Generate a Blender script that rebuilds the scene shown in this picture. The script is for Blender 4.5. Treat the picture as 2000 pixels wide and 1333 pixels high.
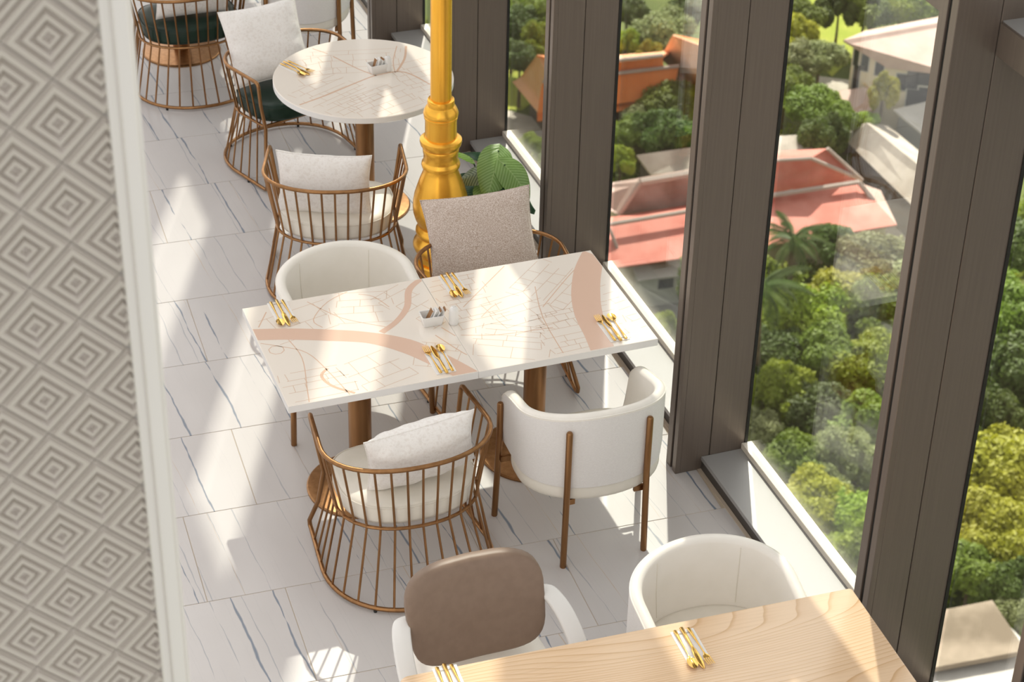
import bpy, bmesh, math, random
import numpy as np
from mathutils import Vector, Matrix
PI = math.pi
for o in list(bpy.data.objects): bpy.data.objects.remove(o)
scene = bpy.context.scene
COL = scene.collection

# ------------------------------------------------------------------ camera, sky, sun, exposure
CAM_H, FPX = 5.35, 3991.64
PITCH, YAW, ROLL = math.radians(33.1469), math.radians(20.73), math.radians(1.4802)
_f = np.array([math.sin(YAW)*math.cos(PITCH), math.cos(YAW)*math.cos(PITCH), -math.sin(PITCH)])
_r = np.array([math.cos(YAW), -math.sin(YAW), 0.0]); _u = np.cross(_r, _f)
RGT = _r*math.cos(ROLL) + _u*math.sin(ROLL); UPV = -_r*math.sin(ROLL) + _u*math.cos(ROLL); FWD = _f
cd = bpy.data.cameras.new('camera'); cam = bpy.data.objects.new('camera', cd); COL.objects.link(cam)
cam.matrix_world = Matrix(((RGT[0], UPV[0], -FWD[0], 0), (RGT[1], UPV[1], -FWD[1], 0), (RGT[2], UPV[2], -FWD[2], CAM_H), (0, 0, 0, 1)))
cd.sensor_width = 36.0; cd.lens = FPX*36.0/2000.0; cd.clip_start = 0.05; cd.clip_end = 1500
cd.dof.use_dof = True; cd.dof.focus_distance = 7.9; cd.dof.aperture_fstop = 6.0
scene.camera = cam

SUN_DIR = Vector((-0.252, -0.598, -0.761)).normalized()      # the way the sunlight travels
w = bpy.data.worlds.new('world'); scene.world = w; w.use_nodes = True
wn = w.node_tree.nodes; wl = w.node_tree.links
sky = wn.new('ShaderNodeTexSky'); sky.sky_type = 'NISHITA'; sky.sun_disc = False
sky.sun_elevation = math.asin(-SUN_DIR.z); sky.sun_rotation = math.atan2(-SUN_DIR.x, -SUN_DIR.y)
sky.altitude = 80; sky.air_density = 1.0; sky.dust_density = 3.0; sky.ozone_density = 0.6
bw = wn.new('ShaderNodeHueSaturation'); bw.inputs['Saturation'].default_value = 0.14
wl.new(sky.outputs[0], bw.inputs['Color']); hz = wn.new('ShaderNodeMix'); hz.data_type = 'RGBA'; hz.blend_type = 'MULTIPLY'; hz.inputs[0].default_value = 1.0; hz.inputs[7].default_value = (1.0, 0.965, 0.925, 1)   # hazy warm tropical sky
wl.new(bw.outputs[0], hz.inputs[6]); wl.new(hz.outputs[2], wn['Background'].inputs[0])
wn['Background'].inputs[1].default_value = 0.105
hb = wn.new('ShaderNodeBackground'); hb.inputs[0].default_value = (1.0, 0.955, 0.925, 1); hb.inputs[1].default_value = 0.34      # even veil of haze over the whole sky
ash = wn.new('ShaderNodeAddShader'); wl.new(wn['Background'].outputs[0], ash.inputs[0]); wl.new(hb.outputs[0], ash.inputs[1]); wl.new(ash.outputs[0], wn['World Output'].inputs[0])
sd = bpy.data.lights.new('sun', 'SUN'); sun = bpy.data.objects.new('sun', sd); COL.objects.link(sun)
sun.rotation_euler = SUN_DIR.to_track_quat('-Z', 'Y').to_euler(); sun.location = (20, 40, 60)
sd.energy = 6.8; sd.color = (1.0, 0.93, 0.82); sd.angle = math.radians(0.7)
vs = scene.view_settings
vs.view_transform = 'Standard'; vs.look = 'None'; vs.gamma = 1; vs.use_curve_mapping = False; vs.exposure = 0.56

# ------------------------------------------------------------------ pixel -> place helpers (a pixel gives a direction, the height the distance)
def ray(x, y): return FWD + (x-1000)/FPX*RGT - (y-666.5)/FPX*UPV
def atz(x, y, z):
    d = ray(x, y); t = (z-CAM_H)/d[2]
    return Vector((d[0]*t, d[1]*t, z))
GZ = -70.0                                                    # the ground outside, about twenty floors below
def gp(x, y, h): return atz(x, y, GZ+h)

# ------------------------------------------------------------------ mesh helpers
class MB:
    def __init__(s): s.v = []; s.f = []
    def add(s, v, f):
        n = len(s.v); s.v += [tuple(q) for q in v]; s.f += [tuple(i+n for i in q) for q in f]; return s
    def box(s, x0, x1, y0, y1, z0, z1):
        v = [(x, y, z) for x in (x0, x1) for y in (y0, y1) for z in (z0, z1)]
        return s.add(v, [(0,1,3,2), (4,6,7,5), (0,4,5,1), (2,3,7,6), (0,2,6,4), (1,5,7,3)])
    def cbox(s, x0, x1, y0, y1, z0, z1, b=0.004, seg=1):
        bm = bmesh.new(); bmesh.ops.create_cube(bm, size=1)
        for q in bm.verts: q.co = Vector(((x0+x1)/2+q.co.x*(x1-x0), (y0+y1)/2+q.co.y*(y1-y0), (z0+z1)/2+q.co.z*(z1-z0)))
        bmesh.ops.bevel(bm, geom=bm.edges[:], offset=b, segments=seg, affect='EDGES', profile=0.5)
        bm.verts.index_update(); s.add([q.co[:] for q in bm.verts], [[q.index for q in f.verts] for f in bm.faces]); bm.free(); return s
    def tube(s, pts, r, closed=False, n=8, cap=True):
        P = [Vector(p) for p in pts]; m = len(P); R = r if hasattr(r, '__len__') else [r]*m
        T = []
        for i in range(m):
            a = P[(i-1) % m] if (closed or i > 0) else P[i]; b = P[(i+1) % m] if (closed or i < m-1) else P[i]
            T.append((b-a).normalized())
        ref = Vector((0, 0, 1)) if abs(T[0].z) < 0.9 else Vector((1, 0, 0))
        N = (ref - T[0]*ref.dot(T[0])).normalized(); v = []; Ns = []
        for i in range(m):
            N = (N - T[i]*N.dot(T[i])).normalized(); Ns.append(N.copy())
        tw = 0.0
        if closed:
            N2 = (Ns[-1] - T[0]*Ns[-1].dot(T[0])).normalized(); tw = math.atan2(N2.cross(Ns[0]).dot(T[0]), N2.dot(Ns[0]))
        for i in range(m):
            B = T[i].cross(Ns[i]); a0 = tw*i/m
            for k in range(n):
                a = 2*PI*k/n + a0; v.append(P[i] + (Ns[i]*math.cos(a) + B*math.sin(a))*R[i])
        f = []
        for i in range(m if closed else m-1):
            j = (i+1) % m
            for k in range(n): f.append((i*n+k, i*n+(k+1) % n, j*n+(k+1) % n, j*n+k))
        if not closed and cap: f.append(tuple(range(n))[::-1]); f.append(tuple((m-1)*n+k for k in range(n)))
        return s.add(v, f)
    def lathe(s, prof, n=32, c=(0, 0)):
        v = []; f = []; m = len(prof)
        for r, z in prof:
            for k in range(n): v.append((c[0]+r*math.cos(2*PI*k/n), c[1]+r*math.sin(2*PI*k/n), z))
        for i in range(m-1):
            for k in range(n): f.append((i*n+k, i*n+(k+1) % n, (i+1)*n+(k+1) % n, (i+1)*n+k))
        f.append(tuple(range(n))[::-1]); f.append(tuple((m-1)*n+k for k in range(n)))
        return s.add(v, f)
    def rings(s, rings, closed=True, capa=True, capb=True):      # loft between rings of equal length
        v = []; f = []; n = len(rings[0]); m = len(rings)
        for q in rings: v += list(q)
        for i in range(m-1):
            for k in range(n if closed else n-1): f.append((i*n+k, i*n+(k+1) % n, (i+1)*n+(k+1) % n, (i+1)*n+k))
        if capa: f.append(tuple(range(n))[::-1])
        if capb: f.append(tuple((m-1)*n+k for k in range(n)))
        return s.add(v, f)
    def prism(s, poly, z0, z1):                                  # vertical prism on a plan polygon
        return s.rings([[(p[0], p[1], z0) for p in poly], [(p[0], p[1], z1) for p in poly]])
    def mesh(s, name, smooth=False, sharp=None):
        me = bpy.data.meshes.new(name); me.from_pydata(s.v, [], s.f)
        bm = bmesh.new(); bm.from_mesh(me); bmesh.ops.recalc_face_normals(bm, faces=bm.faces[:]); bm.to_mesh(me); bm.free()
        if smooth:
            me.shade_smooth()
            if sharp is not None: me.set_sharp_from_angle(angle=math.radians(sharp))
        return me
    def build(s, name, mat, parent=None, smooth=True, sharp=40):
        return link(name, s.mesh(name, smooth, sharp), mat, parent)
def link(name, me, mat, parent=None):
    o = bpy.data.objects.new(name, me); COL.objects.link(o)
    if mat and not me.materials: me.materials.append(mat)
    if parent: o.parent = parent
    return o
def tag(o, label, cat=None, group=None, kind=None):
    if label: o['label'] = label
    if cat: o['category'] = cat
    if group: o['group'] = group
    if kind: o['kind'] = kind
    return o
def empty(name, loc=(0, 0, 0), rz=0.0):
    o = bpy.data.objects.new(name, None); COL.objects.link(o); o.empty_display_size = 0.1
    o.location = loc; o.rotation_euler = (0, 0, rz); return o
def copy_tree(o, parent=None):
    c = o.copy(); COL.objects.link(c)
    if parent: c.parent = parent
    for ch in list(o.children): copy_tree(ch, c)
    return c
def curve(pts, k=6, closed=False):                               # Catmull-Rom through points
    P = [Vector(p) for p in pts]; n = len(P); out = []
    for i in range(n if closed else n-1):
        g = lambda j: P[j % n] if closed else P[max(0, min(n-1, j))]
        a, b, c, d = g(i-1), g(i), g(i+1), g(i+2)
        for q in range(k):
            t = q/k; out.append(0.5*((2*b) + (c-a)*t + (2*a-5*b+4*c-d)*t*t + (3*b-a-3*c+d)*t**3))
    if not closed: out.append(P[-1])
    return out

# ------------------------------------------------------------------ materials
def mat(name, col=(0.8, 0.8, 0.8), rough=0.5, metal=0.0, **kw):
    m = bpy.data.materials.new(name); m.use_nodes = True; b = m.node_tree.nodes['Principled BSDF']
    b.inputs['Base Color'].default_value = (*col, 1); b.inputs['Roughness'].default_value = rough; b.inputs['Metallic'].default_value = metal
    for k, v in kw.items(): b.inputs[k].default_value = v
    return m
class NT:
    def __init__(s, m): s.m = m; s.n = m.node_tree.nodes; s.l = m.node_tree.links; s.b = s.n.get('Principled BSDF')
    def node(s, t, **kw):
        q = s.n.new(t)
        for k, v in kw.items(): setattr(q, k, v)
        return q
    def inp(s, q, i, v):
        if hasattr(v, 'is_output') or isinstance(v, bpy.types.NodeSocket): s.l.new(v, q.inputs[i])
        else: q.inputs[i].default_value = v
    def math(s, op, a, b=0.0, c=0.0, clamp=False):
        q = s.node('ShaderNodeMath', operation=op, use_clamp=clamp); s.inp(q, 0, a); s.inp(q, 1, b); s.inp(q, 2, c); return q.outputs[0]
    def mix(s, f, a, b):
        q = s.node('ShaderNodeMix', data_type='RGBA'); s.inp(q, 0, f)
        for i, v in ((6, a), (7, b)):
            if isinstance(v, tuple): v = (*v, 1) if len(v) == 3 else v
            s.inp(q, i, v)
        return q.outputs[2]
    def noise(s, vec, scale=5.0, detail=2.0, rough=0.5):
        q = s.node('ShaderNodeTexNoise'); s.inp(q, 'Vector', vec); q.inputs['Scale'].default_value = scale
        q.inputs['Detail'].default_value = detail; q.inputs['Roughness'].default_value = rough; return q.outputs[0]
    def obj(s): return s.node('ShaderNodeTexCoord').outputs['Object']
    def mapv(s, vec, scale=(1, 1, 1), loc=(0, 0, 0), rot=(0, 0, 0)):
        q = s.node('ShaderNodeMapping'); s.inp(q, 0, vec); s.inp(q, 1, loc); s.inp(q, 2, rot); s.inp(q, 3, scale); return q.outputs[0]
    def ramp(s, v, stops):
        q = s.node('ShaderNodeValToRGB'); e = q.color_ramp.elements
        while len(e) < len(stops): e.new(0.5)
        for i, (p, c) in enumerate(stops): e[i].position = p; e[i].color = (*c, 1) if len(c) == 3 else c
        s.inp(q, 0, v); return q.outputs[0]
    def bump(s, h, strength=0.2, dist=0.01):
        q = s.node('ShaderNodeBump'); s.inp(q, 'Height', h); q.inputs['Strength'].default_value = strength; q.inputs['Distance'].default_value = dist
        s.l.new(q.outputs[0], s.b.inputs['Normal'])
def noisy(name, a, b, scale=8, rough=0.8, detail=4, bump=0.0, stretch=(1, 1, 1), lo=0.35, hi=0.65, **kw):
    m = mat(name, a, rough, **kw); t = NT(m); v = t.mapv(t.obj(), stretch)
    n = t.noise(v, scale, detail); t.l.new(t.ramp(n, [(lo, a), (hi, b)]), t.b.inputs['Base Color'])
    if bump: t.bump(n, bump, 0.02)
    return m

M = {}
M['bronze'] = noisy('brushed_bronze', (0.295, 0.155, 0.068), (0.375, 0.20, 0.09), 40, 0.32, 2, metal=1.0, stretch=(1, 1, 0.1))
M['gold_paint'] = noisy('satin_gold_paint', (0.97, 0.50, 0.055), (1.0, 0.54, 0.07), 6, 0.27, 3, metal=0.75)
M['cutlery'] = mat('polished_gold', (0.74, 0.46, 0.13), 0.17, 1.0)
M['cream'] = noisy('cream_leather', (0.80, 0.765, 0.68), (0.84, 0.80, 0.72), 14, 0.42, 3)
M['white_leather'] = noisy('white_leather', (0.87, 0.835, 0.765), (0.90, 0.865, 0.80), 10, 0.40, 3)
M['green'] = noisy('dark_green_leather', (0.008, 0.024, 0.016), (0.012, 0.034, 0.022), 10, 0.34, 3, **{'Specular IOR Level': 0.3})
M['white_top'] = mat('white_laminate', (0.89, 0.82, 0.74), 0.11, 0, IOR=1.75)
M['white_edge'] = mat('white_edge_band', (0.82, 0.81, 0.80), 0.35)
M['street'] = mat('street_print', (0.76, 0.58, 0.45), 0.11, 0, IOR=1.75)
M['road'] = mat('main_road_print', (0.78, 0.55, 0.41), 0.11, 0, IOR=1.75)
M['river'] = mat('river_print', (0.79, 0.56, 0.44), 0.11, 0, IOR=1.75)
M['ceramic'] = mat('white_ceramic', (0.82, 0.81, 0.79), 0.18)
M['paper'] = mat('white_paper', (0.86, 0.85, 0.83), 0.7)
M['kraft'] = mat('brown_paper', (0.30, 0.15, 0.06), 0.7)
M['ink'] = mat('dark_ink', (0.03, 0.03, 0.04), 0.6)
M['rubber'] = mat('black_rubber', (0.02, 0.02, 0.02), 0.7)
M['taupe'] = noisy('taupe_leather', (0.22, 0.15, 0.107), (0.24, 0.167, 0.12), 30, 0.45, 3)
M['white_shell'] = mat('white_moulded_plastic', (0.80, 0.79, 0.77), 0.35)
M['tile_wall'] = mat('pressed_white_tile', (0.65, 0.605, 0.555), 0.40)
M['trim'] = mat('painted_white_trim', (0.89, 0.865, 0.845), 0.45)
M['plaster'] = mat('plaster', (0.6, 0.58, 0.55), 0.8)
M['grout'] = mat('sand_grout', (0.50, 0.42, 0.33), 0.85)
M['soil'] = mat('potting_soil', (0.03, 0.02, 0.015), 0.9)
M['pot'] = mat('dark_glazed_pot', (0.05, 0.05, 0.05), 0.4)
M['gasket'] = mat('black_gasket', (0.012, 0.011, 0.01), 0.6)
M['bead'] = mat('cream_glazing_bead', (0.80, 0.74, 0.64), 0.4)

def m_fin():
    m = mat('bronze_grey_cladding', (0.2, 0.16, 0.13), 0.34, 0.25); t = NT(m)
    n = t.noise(t.mapv(t.obj(), (30, 30, 0.6)), 4, 2)
    t.l.new(t.ramp(n, [(0.3, (0.162, 0.13, 0.107)), (0.7, (0.182, 0.147, 0.121))]), t.b.inputs['Base Color']); return m
M['fin'] = m_fin()
M['sill'] = mat('satin_grey_sill', (0.36, 0.355, 0.35), 0.38, 0.15)
M['riser'] = mat('dark_sill_riser', (0.075, 0.068, 0.062), 0.4, 0.3)

def m_glass():
    m = bpy.data.materials.new('window_glass'); m.use_nodes = True; n = m.node_tree.nodes; l = m.node_tree.links
    for q in list(n):
        if q.type != 'OUTPUT_MATERIAL': n.remove(q)
    tr = n.new('ShaderNodeBsdfTransparent'); tr.inputs[0].default_value = (0.95, 0.96, 0.95, 1)
    gl = n.new('ShaderNodeBsdfGlossy'); gl.inputs['Roughness'].default_value = 0.0; gl.inputs[0].default_value = (0.95, 0.95, 0.95, 1)
    ge = n.new('ShaderNodeNewGeometry'); dp = n.new('ShaderNodeVectorMath'); dp.operation = 'DOT_PRODUCT'; l.new(ge.outputs['Incoming'], dp.inputs[0]); l.new(ge.outputs['Normal'], dp.inputs[1])
    def mt_(op, x, y):
        q = n.new('ShaderNodeMath'); q.operation = op
        for i, v in ((0, x), (1, y)):
            if isinstance(v, bpy.types.NodeSocket): l.new(v, q.inputs[i])
            else: q.inputs[i].default_value = v
        return q
    ab = mt_('ABSOLUTE', dp.outputs['Value'], 0); pw = mt_('POWER', mt_('SUBTRACT', 1.0, ab.outputs[0]).outputs[0], 5.0)
    fr = mt_('ADD', mt_('MULTIPLY', pw.outputs[0], 0.96).outputs[0], 0.04)                    # Fresnel (Schlick), the same from both sides of the pane
    mx = n.new('ShaderNodeMixShader'); l.new(fr.outputs[0], mx.inputs[0]); l.new(tr.outputs[0], mx.inputs[1]); l.new(gl.outputs[0], mx.inputs[2])
    l.new(mx.outputs[0], n['Material Output'].inputs[0]); return m
M['glass'] = m_glass()

def m_marble():
    m = mat('veined_white_porcelain', (0.8, 0.79, 0.78), 0.30); t = NT(m)
    info = t.node('ShaderNodeObjectInfo'); c = t.obj()
    off = t.node('ShaderNodeCombineXYZ'); t.l.new(t.math('MULTIPLY', info.outputs['Random'], 37.0), off.inputs[0]); t.l.new(t.math('MULTIPLY', info.outputs['Random'], 91.0), off.inputs[1])
    ad = t.node('ShaderNodeVectorMath', operation='ADD'); t.l.new(c, ad.inputs[0]); t.l.new(off.outputs[0], ad.inputs[1]); v = ad.outputs[0]
    sp = t.node('ShaderNodeSeparateXYZ'); t.l.new(v, sp.inputs[0]); X, Y = sp.outputs[0], sp.outputs[1]
    def lines(k, width, seed, wob, keep):                        # one vein per cell of width 1/k, wandering along y, fading in and out
        wv = t.noise(t.mapv(v, (1.5, 2.2, 1), (seed, seed*1.7, 0)), 1.0, 3, 0.55)
        u = t.math('ADD', t.math('MULTIPLY', X, k), t.math('ADD', t.math('MULTIPLY', wv, wob*k), seed))
        u = t.math('ADD', u, t.math('MULTIPLY', Y, 0.10*k))
        cell = t.math('FLOOR', u); wn_ = t.node('ShaderNodeTexWhiteNoise', noise_dimensions='1D'); t.l.new(cell, wn_.inputs['W'])
        cs = t.node('ShaderNodeSeparateColor'); t.l.new(wn_.outputs['Color'], cs.inputs[0])
        d = t.math('DIVIDE', t.math('ABSOLUTE', t.math('SUBTRACT', t.math('FRACT', u), t.math('MULTIPLY_ADD', cs.outputs[0], 0.6, 0.2))), k)
        th = t.noise(t.mapv(v, (k*0.8, 4.0, 1), (seed*2.3, 0, seed)), 1.0, 3, 0.6)
        ww = t.math('MULTIPLY', t.math('SUBTRACT', th, 0.36, clamp=True), width*6)
        ww = t.math('MULTIPLY', ww, t.math('GREATER_THAN', cs.outputs[1], 1-keep))
        return t.math('MULTIPLY', t.math('SUBTRACT', 1.0, t.math('DIVIDE', d, t.math('ADD', ww, 1e-5)), clamp=True), 1.6, clamp=True)
    bold = lines(4.8, 0.0050, 3.1, 0.055, 0.62); thin = lines(9.0, 0.0024, 8.4, 0.05, 0.6); fine = lines(42.0, 0.0016, 12.7, 0.03, 0.5); brown = lines(3.2, 0.0014, 21.3, 0.03, 0.45)
    cloud = t.noise(t.mapv(v, (2.0, 0.8, 1)), 1.5, 3)
    base = t.ramp(cloud, [(0.3, (0.545, 0.520, 0.512)), (0.7, (0.605, 0.582, 0.575))])
    k = t.mix(t.math('MULTIPLY', fine, 0.13), base, (0.42, 0.42, 0.44))
    k = t.mix(t.math('MULTIPLY', thin, 0.6), k, (0.25, 0.275, 0.32)); k = t.mix(t.math('MULTIPLY', brown, 0.6), k, (0.50, 0.36, 0.22))
    k = t.mix(t.math('MULTIPLY', bold, 0.85), k, (0.12, 0.165, 0.235))
    t.l.new(k, t.b.inputs['Base Color']); return m
M['marble'] = m_marble()

def m_oak():
    m = mat('light_oak', (0.6, 0.4, 0.22), 0.22, 0, IOR=1.65); t = NT(m); c = t.obj()
    warp = t.noise(t.mapv(c, (0.42, 1.9, 1), (0.35, 0.2, 0)), 1.7, 1, 0.3)
    sp = t.node('ShaderNodeSeparateXYZ'); t.l.new(c, sp.inputs[0])
    s = t.math('ADD', t.math('MULTIPLY', sp.outputs[1], 46.0), t.math('MULTIPLY', warp, 24.0))
    ring = t.math('POWER', t.math('FRACT', s), 2.6)
    g = t.noise(t.mapv(c, (4, 150, 1)), 1.0, 3, 0.6)
    k = t.ramp(ring, [(0.0, (0.85, 0.625, 0.415)), (0.62, (0.80, 0.565, 0.355)), (0.92, (0.67, 0.42, 0.225)), (1.0, (0.81, 0.58, 0.37))])
    k = t.mix(t.math('MULTIPLY', t.math('SUBTRACT', g, 0.48, clamp=True), 0.9), k, (0.50, 0.30, 0.15))
    t.l.new(k, t.b.inputs['Base Color']); return m
M['oak'] = m_oak()

def m_damask(name, a, b, scale):
    m = mat(name, a, 0.62); t = NT(m); c = t.obj()
    n = t.noise(c, scale, 6, 0.62); w2 = t.noise(t.mapv(c, (1, 1, 1), (4, 2, 1)), scale*0.35, 3)
    k = t.ramp(t.math('ADD', t.math('MULTIPLY', n, 0.7), t.math('MULTIPLY', w2, 0.3)), [(0.40, a), (0.50, b), (0.62, a)])
    t.l.new(k, t.b.inputs['Base Color']); t.bump(n, 0.25, 0.004); t.b.inputs['Sheen Weight'].default_value = 0.25; return m
M['damask'] = m_damask('pale_damask', (0.81, 0.77, 0.735), (0.90, 0.875, 0.85), 55)
def m_chenille():
    m = mat('brown_chenille', (0.4, 0.3, 0.25), 0.75); t = NT(m); c = t.obj()
    n = t.noise(c, 260, 2, 0.6); k = t.ramp(n, [(0.36, (0.42, 0.305, 0.235)), (0.5, (0.60, 0.49, 0.42)), (0.64, (0.77, 0.69, 0.64))])
    t.l.new(k, t.b.inputs['Base Color']); t.bump(n, 0.3, 0.003); t.b.inputs['Sheen Weight'].default_value = 0.4; return m
M['chenille'] = m_chenille()
def m_weave():
    m = mat('white_woven_vinyl', (0.82, 0.80, 0.785), 0.6); t = NT(m); n = t.noise(t.mapv(t.obj(), (120, 120, 340)), 1.0, 2)
    t.l.new(t.ramp(n, [(0.3, (0.80, 0.78, 0.765)), (0.7, (0.86, 0.845, 0.83))]), t.b.inputs['Base Color']); t.bump(n, 0.12, 0.003); return m
M['weave'] = m_weave()
def m_leaf(name, a, b, trans=0.35, scale=0.45, rough=0.55):
    m = mat(name, a, rough); t = NT(m); c = t.obj(); info = t.node('ShaderNodeObjectInfo')
    n = t.noise(c, scale, 4, 0.6)
    k = t.ramp(n, [(0.34, a), (0.66, b)])
    hs = t.node('ShaderNodeHueSaturation'); t.l.new(k, hs.inputs['Color'])
    t.l.new(t.math('ADD', t.math('MULTIPLY', info.outputs['Random'], 0.03), 0.478), hs.inputs['Hue'])
    t.l.new(t.math('ADD', t.math('MULTIPLY', info.outputs['Random'], 0.4), 0.8), hs.inputs['Value'])
    t.l.new(hs.outputs[0], t.b.inputs['Base Color'])
    tl = t.node('ShaderNodeBsdfTranslucent'); t.l.new(hs.outputs[0], tl.inputs[0]); mx = t.node('ShaderNodeMixShader'); mx.inputs[0].default_value = trans
    t.l.new(t.b.outputs[0], mx.inputs[1]); t.l.new(tl.outputs[0], mx.inputs[2]); t.l.new(mx.outputs[0], t.n['Material Output'].inputs[0]); return m

# ================================================================== THE ROOM
GLASS_X, SILL_Z = 3.54, 0.07
def floor_build():
    fl = MB().box(-1.2, 3.56, 2.2, 18.6, -0.15, -0.002).build('floor', M['grout'], smooth=False)
    tag(fl, 'white veined marble look tile floor with sandy grout', kind='structure')
    L, W, rot = 1.136, 0.568, -0.042
    me = MB().cbox(-L/2+0.0015, L/2-0.0015, -W/2+0.0015, W/2-0.0015, -0.0075, 0, 0.0012).mesh('tile'); me.materials.append(M['marble'])
    cx, cy = math.cos(rot), math.sin(rot); A = Vector((cx, cy, 0)); B = Vector((-cy, cx, 0)); org = Vector((1.46, 7.372, 0))
    for j in range(-8, 17):
        o = 0.0 if j % 2 == 0 else -0.315
        for i in range(-2, 3):
            p = org + A*((i+0.5)*L + o) + B*((j-0.5)*W)
            # leave out whole tiles beyond the room
            if p.x < -1.0 or p.x-L/2 > 3.30 or p.y < 2.3 or p.y > 16.3: continue
            wd = me
            if p.x + L/2 > 3.318:                                # cut tile along the sill riser
                r = (3.318-p.x)/cx
                key = 'tile'; wd = MB().cbox(-L/2+0.0015, max(-L/2+0.02, r), -W/2+0.0015, W/2-0.0015, -0.0075, 0, 0.0012).mesh(key); wd.materials.append(M['marble'])
            t = link('tile', wd, None, fl); t.location = p; t.rotation_euler = (0, 0, rot)
floor_build()

# ---- facade: fins, transoms, glass, sill
FIN_Y = [3.86, 4.82, 6.44, 8.06, 9.55, 11.04, 12.53, 14.02, 15.51, 17.00, 18.49]
FIN_W = ['at the near end of the window wall', 'standing beside the oak table', 'beside the white tub armchair', 'behind the chair with the brown pillow',
         'behind the gold post', 'behind the round table', 'far along the window wall', 'farther along the window wall', 'third from the far end of the window wall', 'second from the far end of the window wall', 'at the far end of the window wall']
TOP = 7.15
def fin(y, n, where):
    e = empty('trim_%d' % n, (0, y, 0)); tag(e, 'tall brown grey window fin '+where, kind='structure')
    X0, X1, X2 = 3.236, 3.372, GLASS_X
    MB().cbox(X0, X1-0.0012, 0, 0.10, 0, TOP, 0.002).build('cladding_panel', M['fin'], e)
    MB().cbox(X1+0.0012, X2, 0, 0.10, 0, TOP, 0.002).build('cladding_panel', M['fin'], e)
    MB().box(X0+0.01, X2-0.004, 0.004, 0.096, 0, TOP-0.01).build('core', M['gasket'], e, smooth=False)
    MB().cbox(3.214, X0+0.002, 0.0, 0.036, 0, TOP, 0.002).build('edge_strip', M['fin'], e)
    MB().cbox(3.214, X0+0.002, 0.056, 0.10, 0, TOP, 0.002).build('edge_strip', M['fin'], e)
    MB().box(3.222, X0, 0.036, 0.056, 0, TOP-0.01).build('gasket_strip', M['gasket'], e, smooth=False)
    MB().box(X2-0.002, X2+0.012, -0.004, 0.104, SILL_Z, TOP).build('glazing_gasket', M['gasket'], e, smooth=False)
for i, y in enumerate(FIN_Y): fin(y, i+1, FIN_W[i])
def bay(n, y0, y1):
    e = empty('window_%d' % n, (0, (y0+y1)/2, 0)); h = (y1-y0)/2
    tag(e, 'tall clear window bay between fins, bay %s' % ('nearest the camera', 'beside the oak table', 'beside the long map table', 'behind the brown pillow', 'behind the gold post', 'past the round table', 'far back', 'at the far end')[min(n-1, 7)], kind='structure')
    for z0, z1 in ((SILL_Z+0.03, 2.71), (2.82, 4.45), (4.85, TOP)):
        for gx in (0.004, 0.026): MB().box(GLASS_X+gx, GLASS_X+gx+0.006, -h, h, z0, z1).build('pane', M['glass'], e, smooth=False)   # double glazing
    for z0, z1 in ((2.71, 2.82), (4.45, 4.85)):
        t = MB().cbox(3.372, GLASS_X+0.034, -h, h, z0, z1, 0.002).build('transom', M['fin'], e)
        MB().box(3.38, GLASS_X, -h, h, z1, z1+0.004).build('transom_cap', M['sill'], t, smooth=False)
    MB().cbox(GLASS_X-0.016, GLASS_X+0.034, -h, h, SILL_Z, SILL_Z+0.03, 0.002).build('glazing_bead', M['bead'], e)
    MB().cbox(3.333, GLASS_X+0.02, -h, h, SILL_Z-0.02, SILL_Z, 0.002).build('sill', M['sill'], e)
    MB().box(3.338, GLASS_X+0.02, -h, h, -0.01, SILL_Z-0.019).build('sill_riser', M['riser'], e, smooth=False)
    MB().box(3.321, 3.337, -h, h, -0.002, 0.004).build('sealant_joint', M['grout'], e, smooth=False)
for i in range(len(FIN_Y)-1): bay(i+1, FIN_Y[i]+0.10, FIN_Y[i+1])
# slab edge under the facade, unseen wall above the glazing stands in for a ceiling, blocking high sun
s = MB().box(3.50, 3.572, 3.6, 18.6, -0.6, -0.012).build('trim_20', M['fin'], smooth=False); tag(s, 'slab edge under the window wall', kind='structure')
s = MB().box(3.36, 3.572, 3.2, 18.6, TOP, 11.5).build('wall_right', M['plaster'], smooth=False); tag(s, 'unseen wall above the tall windows, standing in for a ceiling to block high sun', kind='structure')

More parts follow.
